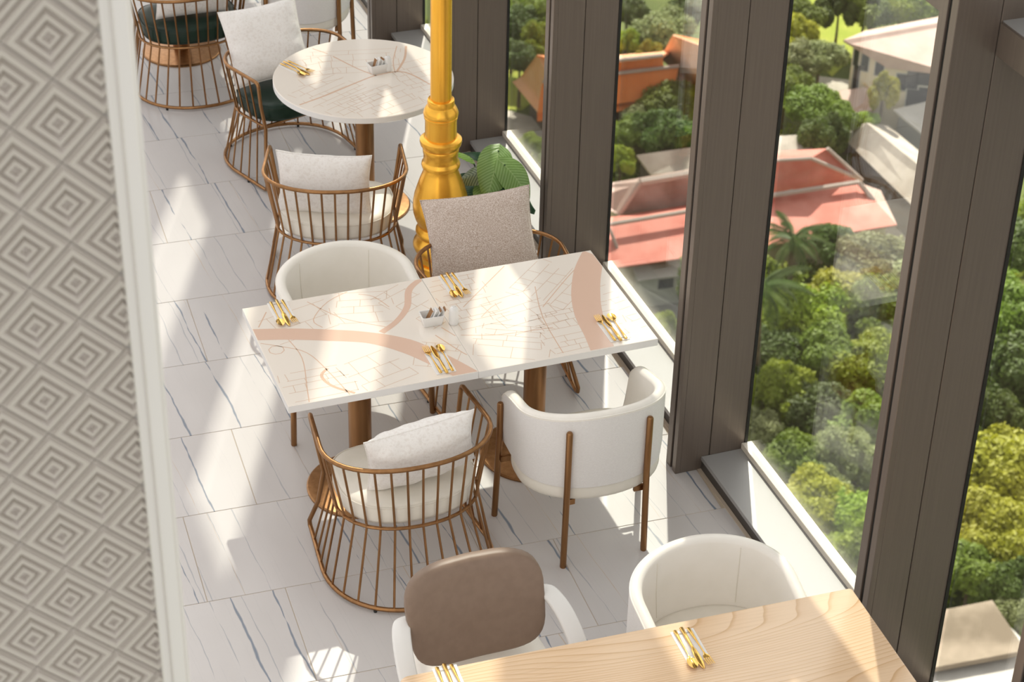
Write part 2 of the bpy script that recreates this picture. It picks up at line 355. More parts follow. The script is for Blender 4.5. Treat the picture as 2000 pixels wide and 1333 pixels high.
# ---- left wall with pressed diamond tiles
def left_wall():
    wl_ = MB().box(-1.6, 0.44, 3.006, 3.16, 0, 6.2).build('wall_left', M['plaster'], smooth=False)
    tag(wl_, 'near wall faced with pressed diamond pattern tiles', kind='structure')
    D = 0.150; S = D/math.sqrt(2)/2 - 0.0006
    h = 0.0125
    prof = [(1.0, 0.0), (0.985, 0.0035), (0.93, 0.0035), (0.88, h), (0.74, h), (0.66, 0.001), (0.60, 0.001), (0.54, h), (0.43, h), (0.36, 0.001), (0.31, 0.001), (0.25, h), (0.16, h), (0.11, 0.002), (0.0, 0.002)]
    def tile(keep):                                              # concentric pressed squares; keep: share of the tile left of its trimmed corner
        bm = bmesh.new(); V = []; c45 = math.cos(PI/4)
        for q, hh in prof:
            if q == 0: V.append([bm.verts.new((0, -hh, 0))]); continue
            V.append([bm.verts.new(((q*S*a_+q*S*b_)*c45, -hh, (q*S*b_-q*S*a_)*c45)) for a_, b_ in ((-1, -1), (1, -1), (1, 1), (-1, 1))])
        for i in range(len(V)-1):
            for k in range(4):
                if len(V[i+1]) == 1: bm.faces.new((V[i][k], V[i][(k+1) % 4], V[i+1][0]))
                else: bm.faces.new((V[i][k], V[i][(k+1) % 4], V[i+1][(k+1) % 4], V[i+1][k]))
        if keep is not None: bmesh.ops.bisect_plane(bm, geom=bm.verts[:]+bm.edges[:]+bm.faces[:], plane_co=(keep, 0, 0), plane_no=(1, 0, 0), clear_outer=True)
        bmesh.ops.recalc_face_normals(bm, faces=bm.faces[:])
        me = bpy.data.meshes.new('tile'); bm.to_mesh(me); bm.free()
        if me.polygons and sum(p.normal.y for p in me.polygons) > 0: me.flip_normals()
        me.materials.append(M['tile_wall']); return me
    full = tile(None); cut = {}
    for j in range(-24, 29):
        for i in range(-9, 4):
            if (i+j) % 2: continue
            x, z = 0.271 + i*D/2, 3.160 + j*D/2
            if x < -0.32 or z < 1.4 or z > 5.2: continue
            lim = 0.4285-x; me = full
            if lim < D/2:
                if lim < -D/2+0.01: continue
                if i not in cut: cut[i] = tile(lim)
                me = cut[i]
            t = link('tile', me, None, wl_); t.location = (x, 3.0055, z)
    tr = empty('trim_21', (0.427, 3.0, 0)); tag(tr, 'white painted stepped trim at the edge of the tiled wall', kind='structure')
    MB().cbox(0.0, 0.018, -0.016, 0.16, 0, 6.2, 0.003).build('outer_fillet', M['trim'], tr)
    MB().cbox(0.0175, 0.043, -0.030, 0.16, 0, 6.2, 0.005, 2).build('board', M['trim'], tr)
    MB().cbox(0.0425, 0.051, -0.018, 0.16, 0, 6.2, 0.003).build('inner_fillet', M['trim'], tr)
left_wall()

# ================================================================== TABLES
def pedestal(e, h, r=0.049, rb=0.235):
    MB().lathe([(r, 0.02), (r, h-0.012)], 36).build('column', M['bronze'], e)
    MB().lathe([(rb, 0.0), (rb, 0.007), (rb-0.006, 0.012), (rb*0.55, 0.019), (r+0.012, 0.024), (r, 0.024)], 64).build('base', M['bronze'], e, sharp=25)
    MB().cbox(-0.16, 0.16, -0.16, 0.16, h-0.014, h-0.001, 0.002).build('mounting_plate', M['bronze'], e)
TT = 0.034
def clip(a, b, inside):                                         # keep the pieces of a segment that lie on the top
    out = []; n = max(2, int((b-a).length/0.006)); cur = []
    for i in range(n+1):
        p = a.lerp(b, i/n)
        if inside(p): cur.append(p)
        else:
            if len(cur) > 1: out.append((cur[0], cur[-1]))
            cur = []
    if len(cur) > 1: out.append((cur[0], cur[-1]))
    return out
def strips(name, lines, mt, inside, z, parent, org):
    mb = MB()
    for pts, wd in lines:
        for a, b in zip(pts[:-1], pts[1:]):
            for p, q in clip(Vector((a[0], a[1], 0)), Vector((b[0], b[1], 0)), inside):
                d = (q-p)
                if d.length < 1e-4: continue
                n = Vector((-d.y, d.x, 0)).normalized()*wd/2
                mb.add([(v.x-org[0], v.y-org[1], z) for v in (p-n, q-n, q+n, p+n)], [(0, 1, 2, 3)])
    o = mb.build(name, mt, parent, smooth=False); o['kind'] = 'stuff'; return o
def px_line(pts, wd, k=0):
    P = [atz(x, y, 0.75) for x, y in pts]
    return (curve(P, k) if k else P, wd)
def grid_streets(rng, c, ang, w, h, step, wd=0.0028, drop=0.3):
    out = []; ca, sa = math.cos(ang), math.sin(ang)
    f = lambda u, v: (c[0]+u*ca-v*sa, c[1]+u*sa+v*ca)
    v = -h/2; rows = []
    while v <= h/2:
        rows.append(v); out.append(([f(-w/2*rng.uniform(0.6, 1), v), f(w/2*rng.uniform(0.6, 1), v+rng.uniform(-.006, .006))], wd)); v += step*rng.uniform(0.7, 1.5)
    for a, b in zip(rows[:-1], rows[1:]):
        u = -w/2 + rng.uniform(0, step)
        while u < w/2:
            if rng.random() > drop: out.append(([f(u, a), f(u+rng.uniform(-.008, .008), b)], wd))
            u += step*rng.uniform(0.8, 2.2)
    return out
X0, X1, X2, Y0, Y1 = 1.500, 2.2895, 3.075, 6.417, 7.172
def rect_in(a, b): return lambda p: a+0.004 < p.x < b-0.004 and Y0+0.004 < p.y < Y1-0.004
def map_table(xa, xb, label, lines, rivers, roads):
    cx, cy = (xa+xb)/2, (Y0+Y1)/2; e = empty('map_table', (cx, cy, 0))
    tag(e, label, 'table', 'map print tables pushed together')
    hw, hd = (xb-xa)/2-0.0004, (Y1-Y0)/2
    top = MB().cbox(-hw, hw, -hd, hd, 0.75-TT, 0.75, 0.0015).build('tabletop', M['white_top'], e)
    top.data.materials.append(M['white_edge'])
    for p in top.data.polygons:
        if abs(p.normal.z) < 0.5: p.material_index = 1
    ins = rect_in(xa, xb)
    strips('street_print', lines, M['street'], ins, 0.75015, top, (cx, cy)); strips('road_print', roads, M['road'], ins, 0.7502, top, (cx, cy))
    mb = MB()
    for pts, wd in rivers:
        P = curve([atz(x, y, 0.75) for x, y in pts], 10)
        ww = wd if hasattr(wd, '__len__') else [wd]*len(pts)
        for i in range(len(P)-1):
            a, b = P[i], P[i+1]; d = (b-a).normalized(); n = Vector((-d.y, d.x, 0)); t0 = i/(len(P)-1)*(len(pts)-1); t1 = (i+1)/(len(P)-1)*(len(pts)-1)
            wa = float(np.interp(t0, range(len(pts)), ww)); wb = float(np.interp(t1, range(len(pts)), ww))
            if i+2 < len(P): d2 = (P[i+2]-b).normalized()
            else: d2 = d
            if i > 0: d0 = (a-P[i-1]).normalized()
            else: d0 = d
            na = Vector((-(d+d0).y, (d+d0).x, 0)).normalized(); nb = Vector((-(d+d2).y, (d+d2).x, 0)).normalized()
            q = [a-na*wa/2, b-nb*wb/2, b+nb*wb/2, a+na*wa/2]
            q = [Vector((min(max(v.x, xa+0.004), xb-0.004), min(max(v.y, Y0+0.004), Y1-0.004), 0)) for v in q]
            if (q[0]-q[2]).length < 1e-3: continue
            mb.add([(v.x-cx, v.y-cy, 0.7503) for v in q], [(0, 1, 2, 3)])
    if mb.v: mb.build('river_print', M['river'], top, smooth=False)
    pedestal(e, 0.75-TT)
    return e
rng = random.Random(5)
sl = []
for c, a, w_, h_, st in (((1.66, 6.55), 0.02, .30, .22, .045), ((1.90, 6.56), 0.3, .26, .24, .06), ((2.18, 6.60), -0.5, .22, .22, .05), ((1.70, 7.02), 0.25, .34, .26, .075),
                         ((1.98, 7.03), -0.2, .28, .24, .06), ((2.20, 6.97), 0.5, .2, .36, .05)):
    sl += grid_streets(rng, c, a, w_, h_, st)
rl = [px_line([(485, 668), (540, 676), (600, 690), (650, 735), (700, 790)], .004, 5), px_line([(560, 660), (590, 700), (600, 760), (606, 800)], .004, 5),
      px_line([(600, 590), (640, 610), (680, 625), (760, 640)], .004, 5), px_line([(520, 610), (505, 640)], .005), px_line([(690, 565), (640, 590), (612, 625), (630, 640)], .004, 4),
      px_line([(640, 720), (628, 735), (650, 755), (700, 770)], .013, 4), px_line([(760, 600), (730, 580), (700, 575)], .004, 4), px_line([(850, 655), (905, 690), (930, 700)], .005, 3),
      px_line([(905, 575), (870, 540)], .003), px_line([(862, 640), (915, 672)], .005), px_line([(885, 560), (880, 600), (865, 625)], .004, 3)]
octo = [atz(540, 684, .75) + Vector((0.032*math.cos(k*PI/4+.4), 0.032*math.sin(k*PI/4+.4), 0)) for k in range(9)]
rl.append((octo, .0035))
map_table(X0, X1, 'square map print table with broad pink river, on the left of the pair', sl,
          [([(480, 655), (560, 653), (640, 655), (720, 660), (790, 675), (850, 700), (905, 728), (935, 745)], [.085, .085, .085, .08, .10, .10, .095, .09]),
           ([(830, 540), (800, 565), (795, 600), (775, 628), (745, 650)], [.024, .03, .028, .026, .03])], rl)
sr = []
for c, a, w_, h_, st in (((2.42, 6.95), 0.08, .26, .42, .04), ((2.50, 6.60), -0.45, .34, .28, .055), ((2.78, 6.98), 0.75, .36, .34, .05), ((2.80, 6.62), 0.05, .40, .34, .038), ((2.62, 6.8), 0.2, .3, .3, .06), ((3.03, 6.72), 0.2, .08, .4, .05)):
    sr += grid_streets(rng, c, a, w_, h_, st)
rr = [px_line([(905, 600), (950, 555), (985, 520)], .004, 3), px_line([(900, 655), (960, 655), (1010, 650), (1080, 640)], .004, 3), px_line([(1060, 600), (1110, 540), (1140, 510)], .004, 3),
      px_line([(1045, 560), (1060, 620), (1100, 690)], .004, 3), px_line([(940, 620), (960, 600), (980, 590)], .003, 3)]
map_table(X1, X2, 'square map print table with curved pink band, right of the pair, by the window', sr,
          [([(1162, 490), (1148, 530), (1144, 575), (1150, 615), (1166, 655), (1180, 690)], [.10, .12, .125, .12, .105, .10])], rr)

# round table
RC = Vector((2.612, 9.145, 0)); RR = 0.462
def round_table():
    e = empty('round_table', RC); tag(e, 'round white map print table by the gold post', 'table')
    top = MB().lathe([(RR-0.004, 0.75-TT), (RR, 0.75-TT+0.003), (RR, 0.747), (RR-0.003, 0.75)], 96).build('tabletop', M['white_top'], e, sharp=30)
    top.data.materials.append(M['white_edge'])
    for p in top.data.polygons:
        if abs(p.normal.z) < 0.5: p.material_index = 1
    ins = lambda p: (p.x-RC.x)**2 + (p.y-RC.y)**2 < (RR-0.008)**2
    r2 = random.Random(11); L = []
    for c, a, w_, h_, st in (((2.42, 9.0), 0.5, .36, .4, .045), ((2.62, 8.86), 0.35, .4, .3, .04), ((2.62, 9.35), -0.2, .5, .3, .055), ((2.9, 9.05), 0.2, .3, .5, .05), ((2.4, 9.3), 0.1, .3, .3, .06)):
        L += grid_streets(r2, c, a, w_, h_, st, .0026)
    strips('street_print', L, M['street'], ins, 0.75015, top, RC)
    R = [px_line([(585, 205), (640, 185), (700, 160), (740, 146), (790, 141), (840, 165)], .010, 5), px_line([(650, 110), (700, 135), (735, 148)], .008, 3), px_line([(793, 90), (790, 115), (775, 140)], .012, 4), px_line([(640, 105), (610, 95)], .006), px_line([(775, 90), (768, 120), (772, 142)], .005, 3)]
    strips('road_print', R, M['road'], ins, 0.7502, top, RC)
    pedestal(e, 0.75-TT)
round_table()

# oak table
def oak_table():
    a = Vector((1.430, 4.815, 0)); b = Vector((3.064, 4.722, 0)); ang = -0.040
    e = empty('oak_table', (2.25, 4.38, 0), ang); tag(e, 'long light oak table in the bottom foreground', 'table')
    hw, d0, d1 = 0.82, -0.42, 0.392
    P = []
    rc = 0.035
    for cx, cy, a0 in ((hw-0.012, d1-0.012, 0), (-hw+rc, d1-rc, PI/2), (-hw+rc, d0+rc, PI), (hw-0.012, d0+0.012, 1.5*PI)):
        r = 0.012 if cx > 0 else rc
        for k in range(7): t = a0 + k*PI/12; P.append((cx+r*math.cos(t), cy+r*math.sin(t)))
    ins = lambda q: [(x*(1-q/0.82), y*(1-q/0.4)) for x, y in P]
    MB().rings([[(x, y, 0.712) for x, y in ins(.004)], [(x, y, 0.716) for x, y in P], [(x, y, 0.744) for x, y in P], [(x, y, 0.749) for x, y in ins(.002)], [(x, y, 0.7505) for x, y in ins(.006)]]).build('tabletop', M['oak'], e, sharp=30)
    for x in (-0.42, 0.42):
        MB().lathe([(0.049, 0.02), (0.049, 0.712)], 32, (x, -0.02)).build('column', M['bronze'], e)
        MB().lathe([(0.235, 0), (0.235, 0.008), (0.1, 0.02), (0.05, 0.024)], 48, (x, -0.02)).build('base', M['bronze'], e, sharp=25)
oak_table()
# table beyond the far cage chair: only its base shows
def far_table():
    p = atz(352, 133, 0); c = Vector((p.x+0.06, p.y+0.235, 0)); e = empty('far_table', c); tag(e, 'table with bronze disc foot beyond the farthest cage chair', 'table')
    pedestal(e, 0.75-TT); MB().cbox(-0.39, 0.39, -0.375, 0.375, 0.75-TT, 0.75, 0.002).build('tabletop', M['white_top'], e)
far_table()

# ================================================================== CHAIRS
def horseshoe(hw, back, front, hwf, n=40, z=0.0, p=0.92):
    pts = []
    for k in range(5): t = k/5; pts.append((-(hwf+(hw-hwf)*t), front*(1-t), z))
    for k in range(n+1):
        a = PI + PI*k/n; c, s_ = math.cos(a), math.sin(a)
        pts.append((hw*math.copysign(abs(c)**p, c), -back*abs(s_)**p, z))
    for k in range(1, 6): t = k/5; pts.append((hw+(hwf-hw)*t, front*t, z))
    return [Vector(q) for q in pts]
def resample(P, n):
    d = [0.0]
    for a, b in zip(P[:-1], P[1:]): d.append(d[-1]+(b-a).length)
    out = []
    for k in range(n):
        s_ = d[-1]*k/(n-1); i = max(1, int(np.searchsorted(d, s_))); i = min(i, len(P)-1)
        t = (s_-d[i-1])/max(1e-9, d[i]-d[i-1]); out.append(P[i-1].lerp(P[i], t))
    return out
RIM = horseshoe(.345, .235, .235, .322, z=.632); RING = horseshoe(.292, .232, .20, .268, z=.345); BASE = horseshoe(.352, .345, .285, .325, z=.020)
def d_contour(hw, back, front, n=48, p=0.85):
    out = []
    for k in range(n):
        a = 2*PI*k/n; c, s_ = math.cos(a), math.sin(a); pw = p if s_ < 0 else 0.55
        out.append((hw*math.copysign(abs(c)**pw, c), (front if s_ > 0 else back)*math.copysign(abs(s_)**pw, s_)))
    return out
def cage_chair(seatmat):
    e = empty('cage_chair')
    rim = resample(RIM, 40); base = resample(BASE, 44)
    loop = rim[:]
    a = rim[-1]; b = RING[-1]; c = base[-1]
    legR = [a+Vector((-.002, .012, -.006)), a+Vector((-.004, .018, -.022)), a.lerp(Vector((b.x+.01, b.y+.035, b.z)), .5), Vector((b.x+.008, b.y+.033, b.z)), Vector((b.x+.028, b.y+.055, b.z-.16)), c+Vector((0, .022, .03)), c+Vector((0, .018, .008))]
    loop += legR + base[::-1] + [Vector((-q.x, q.y, q.z)) for q in legR[::-1]]
    MB().tube(loop, 0.0098, True, 10).build('frame', M['bronze'], e)
    ringp = resample(RING, 40); MB().tube(ringp, 0.0075, False, 8).build('seat_ring', M['bronze'], e)
    MB().tube([ringp[0], ringp[-1]], 0.0075, False, 8).build('front_rail', M['bronze'], e)
    n = 23; A, B, C = resample(RIM, n), resample(RING, n), resample(BASE, n)
    for k in range(1, n-1):
        MB().tube([A[k], A[k].lerp(B[k], .97), B[k].lerp(C[k], .03), C[k]], 0.0052, False, 6).build('bar', M['bronze'], e)
    for k in (2, 8, 14, 20): MB().lathe([(0.007, 0), (0.008, 0.013)], 10, (C[k].x, C[k].y)).build('foot', M['rubber'], e)
    prof = [(.90, .352), (.975, .358), (1.0, .375), (1.0, .425), (.985, .440), (.94, .449), (.8, .454), (.5, .457), (.1, .458)]
    ct = d_contour(.278, .218, .235)
    MB().rings([[(x*q, y*q, z) for x, y in ct] for q, z in prof]).build('seat_cushion', seatmat, e, sharp=60)
    pip = [Vector((x*1.003, y*1.003, .438)) for x, y in ct]; MB().tube(pip, .0028, True, 6).build('piping', seatmat, e)
    return e
def place(e, x, y, deg, label, cat, group):
    e.location = (x, y, 0); e.rotation_euler = (0, 0, math.radians(deg)); return tag(e, label, cat, group)
GC = 'bronze cage chairs'
ch = cage_chair(M['cream'])
place(ch, 1.93, 6.262, 0, 'cream seated bronze cage chair at the near side of the left map table', 'chair', GC)
place(copy_tree(ch), 2.262, 8.452, -16, 'bronze wire cage chair with cream seat, its back to us, at the round table', 'chair', GC)
place(copy_tree(ch), 2.702, 7.432, 180, 'bronze wire cage chair holding the brown pillow, behind the map tables', 'chair', GC)
chg = cage_chair(M['green'])
place(chg, 2.06, 10.84, 0, 'green seated bronze cage chair in the far left corner, back to us', 'chair', GC)
place(copy_tree(chg), 2.372, 9.80, 196, 'bronze wire cage chair with dark green seat facing us across the round table', 'chair', GC)

# white tub armchair
def tub_chair():
    e = empty('tub_chair'); hw, back, front = .312, .236, .20
    out = resample(horseshoe(hw, back, front, hw-.006, p=.97), 61); n = len(out)
    nor = []
    for i in range(n):
        t = (out[min(n-1, i+1)]-out[max(0, i-1)]).normalized(); nor.append(Vector((-t.y, t.x, 0)))   # points inwards
    def zr(i):
        u = abs(i/(n-1)-0.5)*2; return .730 - .100*u**1.7 - .030*max(0, (u-.93)/.07)**2
    th = .046; shell = []; inner = []; pipe = []
    for i in range(n):
        p, q = out[i], nor[i]; z = zr(i); bot = p*0.985
        shell.append([(bot.x, bot.y, .388), (p.x, p.y, .45), (p.x, p.y, .60), (p.x, p.y, z-.006)] )
        a = p + q*th
        inner.append([(p.x, p.y, z-.006), *[((p+q*(th/2)*(1-math.cos(k*PI/5))).x, (p+q*(th/2)*(1-math.cos(k*PI/5))).y, z-.006+.019*math.sin(k*PI/5)) for k in range(1, 5)],
                      (a.x, a.y, z-.006), (p+q*(th+.006)).to_tuple()[:2]+(.56,), (p+q*(th+.016)).to_tuple()[:2]+(.46,), (p+q*(th+.03)).to_tuple()[:2]+(.42,)])
        pipe.append(p + q*.002 + Vector((0, 0, z)))
    MB().rings(shell, False, False, False).build('shell', M['weave'], e, sharp=70)
    MB().rings(inner, False, False, False).build('lining', M['white_leather'], e, sharp=70)
    MB().tube(pipe, .0035, False, 6).build('piping', M['white_leather'], e)
    for i, sg in ((0, -1), (n-1, 1)):                            # padded front ends of the arms
        p, q = out[i], nor[i]; z = zr(i); rg = []
        for k in range(6):
            f_ = math.cos(k*PI/10); g = math.sin(k*PI/10)
            ring = []
            for x_, z_ in ((0, .388), (0, z-.006), (.25, z+.008), (.5, z+.012), (.75, z+.008), (1, z-.006), (1.35, .46), (1.6, .40)):
                cxx = .5 + (x_-.5)*f_; czz = .55 + (z_-.55)*(.6+.4*f_); ring.append((p.x+q.x*th*cxx, p.y+.02*g, czz))
            rg.append(ring)
        MB().rings(rg, True, False, True).build('arm_end', M['white_leather'], e, sharp=70)
    ct = [(x, y) for x, y in d_contour(hw-.002, back-.003, front-.004, 56, .97)]
    MB().rings([[(x*q, y*q, z) for x, y in ct] for q, z in ((.93, .322), (.975, .330), (.985, .345), (.985, .383), (.97, .389))]).build('seat_base', M['cream'], e, sharp=50)
    ct2 = d_contour(hw-.058, back-.056, front+.012, 56, .95)
    MB().rings([[(x*q, y*q, z) for x, y in ct2] for q, z in ((.98, .389), (1.0, .40), (1.0, .432), (.97, .446), (.85, .454), (.4, .458))]).build('seat_cushion', M['cream'], e, sharp=60)
    for x, y, zt in ((-.318, .185, .585), (.318, .185, .585), (-.172, -.212, .672), (.172, -.212, .672)):
        f_ = 1.04
        MB().tube([(x*f_, y*f_, 0), (x*f_, y*f_, .003), (x, y, .4), (x, y, zt-.008), (x, y, zt-.002), (x, y, zt)], [.0125, .0135, .0135, .0135, .010, .004], False, 12).build('leg', M['bronze'], e)
        MB().box(min(x, x*.75), max(x, x*.75), y*0.9-.006, y*0.9+.006, .296, .322).build('bracket', M['bronze'], e, smooth=False)
    for s_ in (-1, 1):                                           # stitched seams of the lining
        i = n//2 + s_*9; p, q = out[i], nor[i]; a = p+q*(th+.0075)
        MB().tube([(p+q*(th+.001)).to_tuple()[:2]+(zr(i)-.012,), a.to_tuple()[:2]+(.56,), (p+q*(th+.017)).to_tuple()[:2]+(.462,)], .0016, False, 5).build('seam', M['cream'], e)
    return e
GT = 'white tub armchairs'
tc = tub_chair()
place(tc, 2.70, 6.225, 0, 'white tub armchair with its back to us at the right map table', 'armchair', GT)
place(copy_tree(tc), 2.012, 7.385, 184, 'white tub armchair facing us behind the left map table', 'armchair', GT)
place(copy_tree(tc), 2.672, 4.965, 178, 'white tub armchair tucked behind the oak table, bottom right', 'armchair', GT)
place(copy_tree(tc), 2.80, 10.92, 62, 'white tub armchair beyond the round table at the top edge of the photo', 'armchair', GT)

# taupe chair with white arms
def taupe_chair():
    e = empty('padded_chair'); tag(e, 'taupe padded chair with white arms behind the oak table', 'chair')
    # backrest pad: rounded rectangle, curved round the sitter
    def pad(w_, h_, t_, z0, inset=0.0):
        rg = []; N = 40
        for th_, q in ((-t_/2, .93), (-t_/2*.75, .985), (-t_/4, 1), (t_/4, 1), (t_/2*.75, .985), (t_/2, .93), (t_/2*1.08, .7), (t_/2*1.1, .3)):
            ring = []
            for k in range(N):
                a = 2*PI*k/N; c, s_ = math.cos(a), math.sin(a)
                x = w_/2*q*math.copysign(abs(c)**.52, c); v = h_/2*q*math.copysign(abs(s_)**.52, s_)
                x *= 1-.055*(v/(h_/2))*1.0*0 + .03*(v/(h_/2))
                y = th_ + .85*x*x*.6; tl = .33
                ring.append((x, y - tl*v, z0 + v*math.cos(tl)))
            rg.append(ring)
        return MB().rings(rg)
    pb = pad(.505, .37, .05, .665); pb.build('backrest', M['taupe'], e, sharp=60)
    sh = pad(.44, .32, .03, .655); sh.v = [(x, y-.03, z) for x, y, z in sh.v]; sh.build('back_shell', M['white_shell'], e, sharp=60)
    ct = d_contour(.255, .20, .24, 48, .6)
    MB().rings([[(x*q, y*q+.06, z) for x, y in ct] for q, z in ((.95, .395), (1, .405), (1, .44), (.96, .455), (.8, .462), (.2, .465))]).build('seat', M['white_leather'], e, sharp=60)
    for s_ in (-1, 1):
        path = curve([(s_*.235, -.012, .660), (s_*.268, .015, .668), (s_*.292, .09, .650), (s_*.306, .18, .605), (s_*.306, .25, .555), (s_*.285, .285, .48), (s_*.235, .26, .415)], 5)
        rg = []
        for i, p in enumerate(path):
            a = path[max(0, i-1)]; b = path[min(len(path)-1, i+1)]; t = (b-a).normalized(); side = Vector((1, 0, 0)); up = t.cross(side).normalized()
            wd, hh = .034, .012
            rg.append([p+side*(wd*math.copysign(abs(math.cos(k*PI/6))**.4, math.cos(k*PI/6)))+up*(hh*math.copysign(abs(math.sin(k*PI/6))**.5, math.sin(k*PI/6))) for k in range(12)])
        MB().rings(rg).build('arm', M['white_shell'], e, sharp=60)
    for x, y in ((-.20, -.10), (.20, -.10), (-.20, .24), (.20, .24)):
        MB().tube([(x*1.12, y*1.12 + .01, 0), (x, y, .40)], [.010, .0125], False, 10).build('leg', M['bronze'], e)
    for x in (-.14, .14): MB().tube([(x, -.09, .40), (x, -.085, .50), (x, -.06, .56)], .0105, False, 8).build('back_support', M['bronze'], e)
    return e
tp = taupe_chair(); tp.location = (1.835, 5.165, 0); tp.rotation_euler = (0, 0, PI+.02)

# ================================================================== PILLOWS
def pillow(name, mt, tl, tr, bl, thick, label, seed, sag=0.0):
    tl, tr, bl = Vector(tl), Vector(tr), Vector(bl)
    ex = (tr-tl); ey = (tl-bl); w_, h_ = ex.length, ey.length; ex.normalize(); ey.normalize(); ez = ex.cross(ey).normalized()
    c = (tr+bl)/2; N = 28; rg = random.Random(seed); ph = [rg.uniform(0, 6.28) for _ in range(8)]
    def P(u, v, sgn):
        pin = .07
        x = u*(1-pin*(1-v*v)*abs(u)**3) ; y = v*(1-pin*(1-u*u)*abs(v)**3)
        q = max(0.0, (1-u**4)*(1-v**4))**.62 * (1-.28*(u*u+v*v)/2)
        e_ = max(abs(u), abs(v))
        wr = .05*math.exp(-((e_-.80)/.16)**2)*(math.sin(9*u+5*v+ph[0])*math.sin(6*v-4*u+ph[1]) + .7*math.sin(17*u*v+ph[2]+3*u))
        d = .5*(u*math.cos(ph[3])+v*math.sin(ph[3])); wr += .05*math.sin(5*d*3+ph[4])*math.exp(-((e_-.5)/.3)**2)
        t = thick/2*(q + wr*min(1, q*2.2))
        return Vector((x*w_/2, y*h_/2 - sag*(1-u*u)*max(0, v)*h_*.5, sgn*t))
    v = []; f = []
    for sgn in (1, -1):
        for j in range(N+1):
            for i in range(N+1):
                u_, v_ = -1+2*i/N, -1+2*j/N
                u_ = math.sin(u_*PI/2)*.6+u_*.4; v_ = math.sin(v_*PI/2)*.6+v_*.4
                v.append(P(u_, v_, sgn))
    m = (N+1)**2
    for j in range(N):
        for i in range(N):
            a = j*(N+1)+i; f.append((a, a+1, a+N+2, a+N+1)); f.append((m+a, m+a+N+1, m+a+N+2, m+a+1))
    mb = MB().add(v, f); me = mb.mesh(name, True, None); bm = bmesh.new(); bm.from_mesh(me); bmesh.ops.remove_doubles(bm, verts=bm.verts, dist=1e-5); bmesh.ops.recalc_face_normals(bm, faces=bm.faces[:]); bm.to_mesh(me); bm.free(); me.shade_smooth()
    e = link(name, me, mt); e.matrix_world = Matrix((( ex.x, ey.x, ez.x, c.x), (ex.y, ey.y, ez.y, c.y), (ex.z, ey.z, ez.z, c.z), (0, 0, 0, 1)))
    edge = []
    for k in range(80):
        t = k/80*4; s_ = int(t); a = -1+2*(t-s_)
        u_, v_ = ((a, -1), (1, a), (-a, 1), (-1, -a))[s_]; q = P(u_, v_, 0); edge.append(q)
    MB().tube(edge, .0028, True, 6).build('seam_piping', mt, e)
    tag(e, label, 'pillow', 'throw pillows on the cage chairs'); return e
pillow('throw_pillow', M['damask'], (1.725, 6.130, .722), (2.178, 6.135, .780), (1.742, 6.190, .438), .165, 'pale damask pillow slumped in the cage chair nearest us', 1)
pillow('throw_pillow', M['damask'], (1.970, 8.440, .788), (2.393, 8.268, .775), (1.980, 8.470, .440), .125, 'pale damask pillow standing in the cream cage chair at the round table', 2, .04)
pillow('throw_pillow', M['chenille'], (2.480, 7.70, .795), (2.985, 7.69, .852), (2.435, 7.50, .455), .13, 'brown grey chenille pillow in the chair behind the map tables', 3)
pillow('throw_pillow', M['damask'], (2.045, 9.975, .83), (2.47, 9.97, .865), (2.085, 9.76, .475), .14, 'white damask pillow standing upright on the green seat by the round table', 4)
pillow('throw_pillow', M['damask'], (1.86, 10.76, .80), (2.28, 10.76, .80), (1.86, 10.79, .462), .15, 'damask pillow behind bronze bars in the farthest cage chair', 5)

# ================================================================== CUTLERY, SLEEVES, CADDIES
def loft(sec):                                                  # sec: (y, half width, z centre, half thickness, cup)
    rg = []
    for y, hw, z, ht, cup in sec:
        ring = []
        for k in range(10):
            a = 2*PI*k/10; c, s_ = math.cos(a), math.sin(a)
            ring.append((hw*c, y, z + ht*s_ + cup*(c*c)))
        rg.append(ring)
    return rg
HANDLE = [(-.098, .004, .0045, .0015, 0), (-.095, .0065, .005, .0022, 0), (-.07, .0058, .006, .0024, 0), (-.03, .0036, .006, .0022, 0), (.0, .0026, .0065, .002, 0), (.03, .0026, .007, .0018, 0)]
def spoon_mesh():
    s = HANDLE + [(.042, .004, .0062, .0015, .0005), (.050, .011, .005, .001, .003), (.060, .0165, .004, .0009, .0055), (.072, .0185, .0035, .0009, .0065), (.084, .017, .004, .0009, .0055), (.094, .0115, .0058, .0009, .003), (.100, .004, .0072, .0008, .0005)]
    return MB().rings(loft(s)).mesh('spoon', True, 60)
def knife_mesh():
    s = [(-.100, .004, .005, .002, 0), (-.097, .0072, .0055, .0035, 0), (-.05, .0064, .006, .0036, 0), (.0, .0052, .006, .0030, 0), (.012, .0056, .006, .0028, 0), (.016, .0085, .005, .0012, 0), (.045, .0105, .0045, .0009, 0), (.080, .0098, .004, .0008, 0), (.102, .006, .0035, .0007, 0), (.112, .0012, .003, .0006, 0)]
    return MB().rings(loft(s)).mesh('knife', True, 60)
def fork_mesh():
    mb = MB().rings(loft(HANDLE + [(.040, .004, .0065, .0014, 0), (.050, .0105, .006, .0010, .001), (.058, .0122, .0055, .0009, .001), (.062, .0122, .0055, .0009, .001)]))
    for k in range(4):
        x = (-1.5+k)*.0072; r2 = []
        for y, hw, z in ((.060, .0024, .0062), (.075, .0022, .0072), (.090, .0019, .0095), (.101, .0009, .012)):
            r2.append([(x+hw*math.cos(2*PI*j/6), y, z+.001*math.sin(2*PI*j/6)) for j in range(6)])
        mb.rings(r2)
    return mb.mesh('fork', True, 60)
FK, KN, SP = fork_mesh(), knife_mesh(), spoon_mesh()
SLV = MB().cbox(-.042, .042, -.088, .072, 0, .0022, .0007).mesh('sleeve')
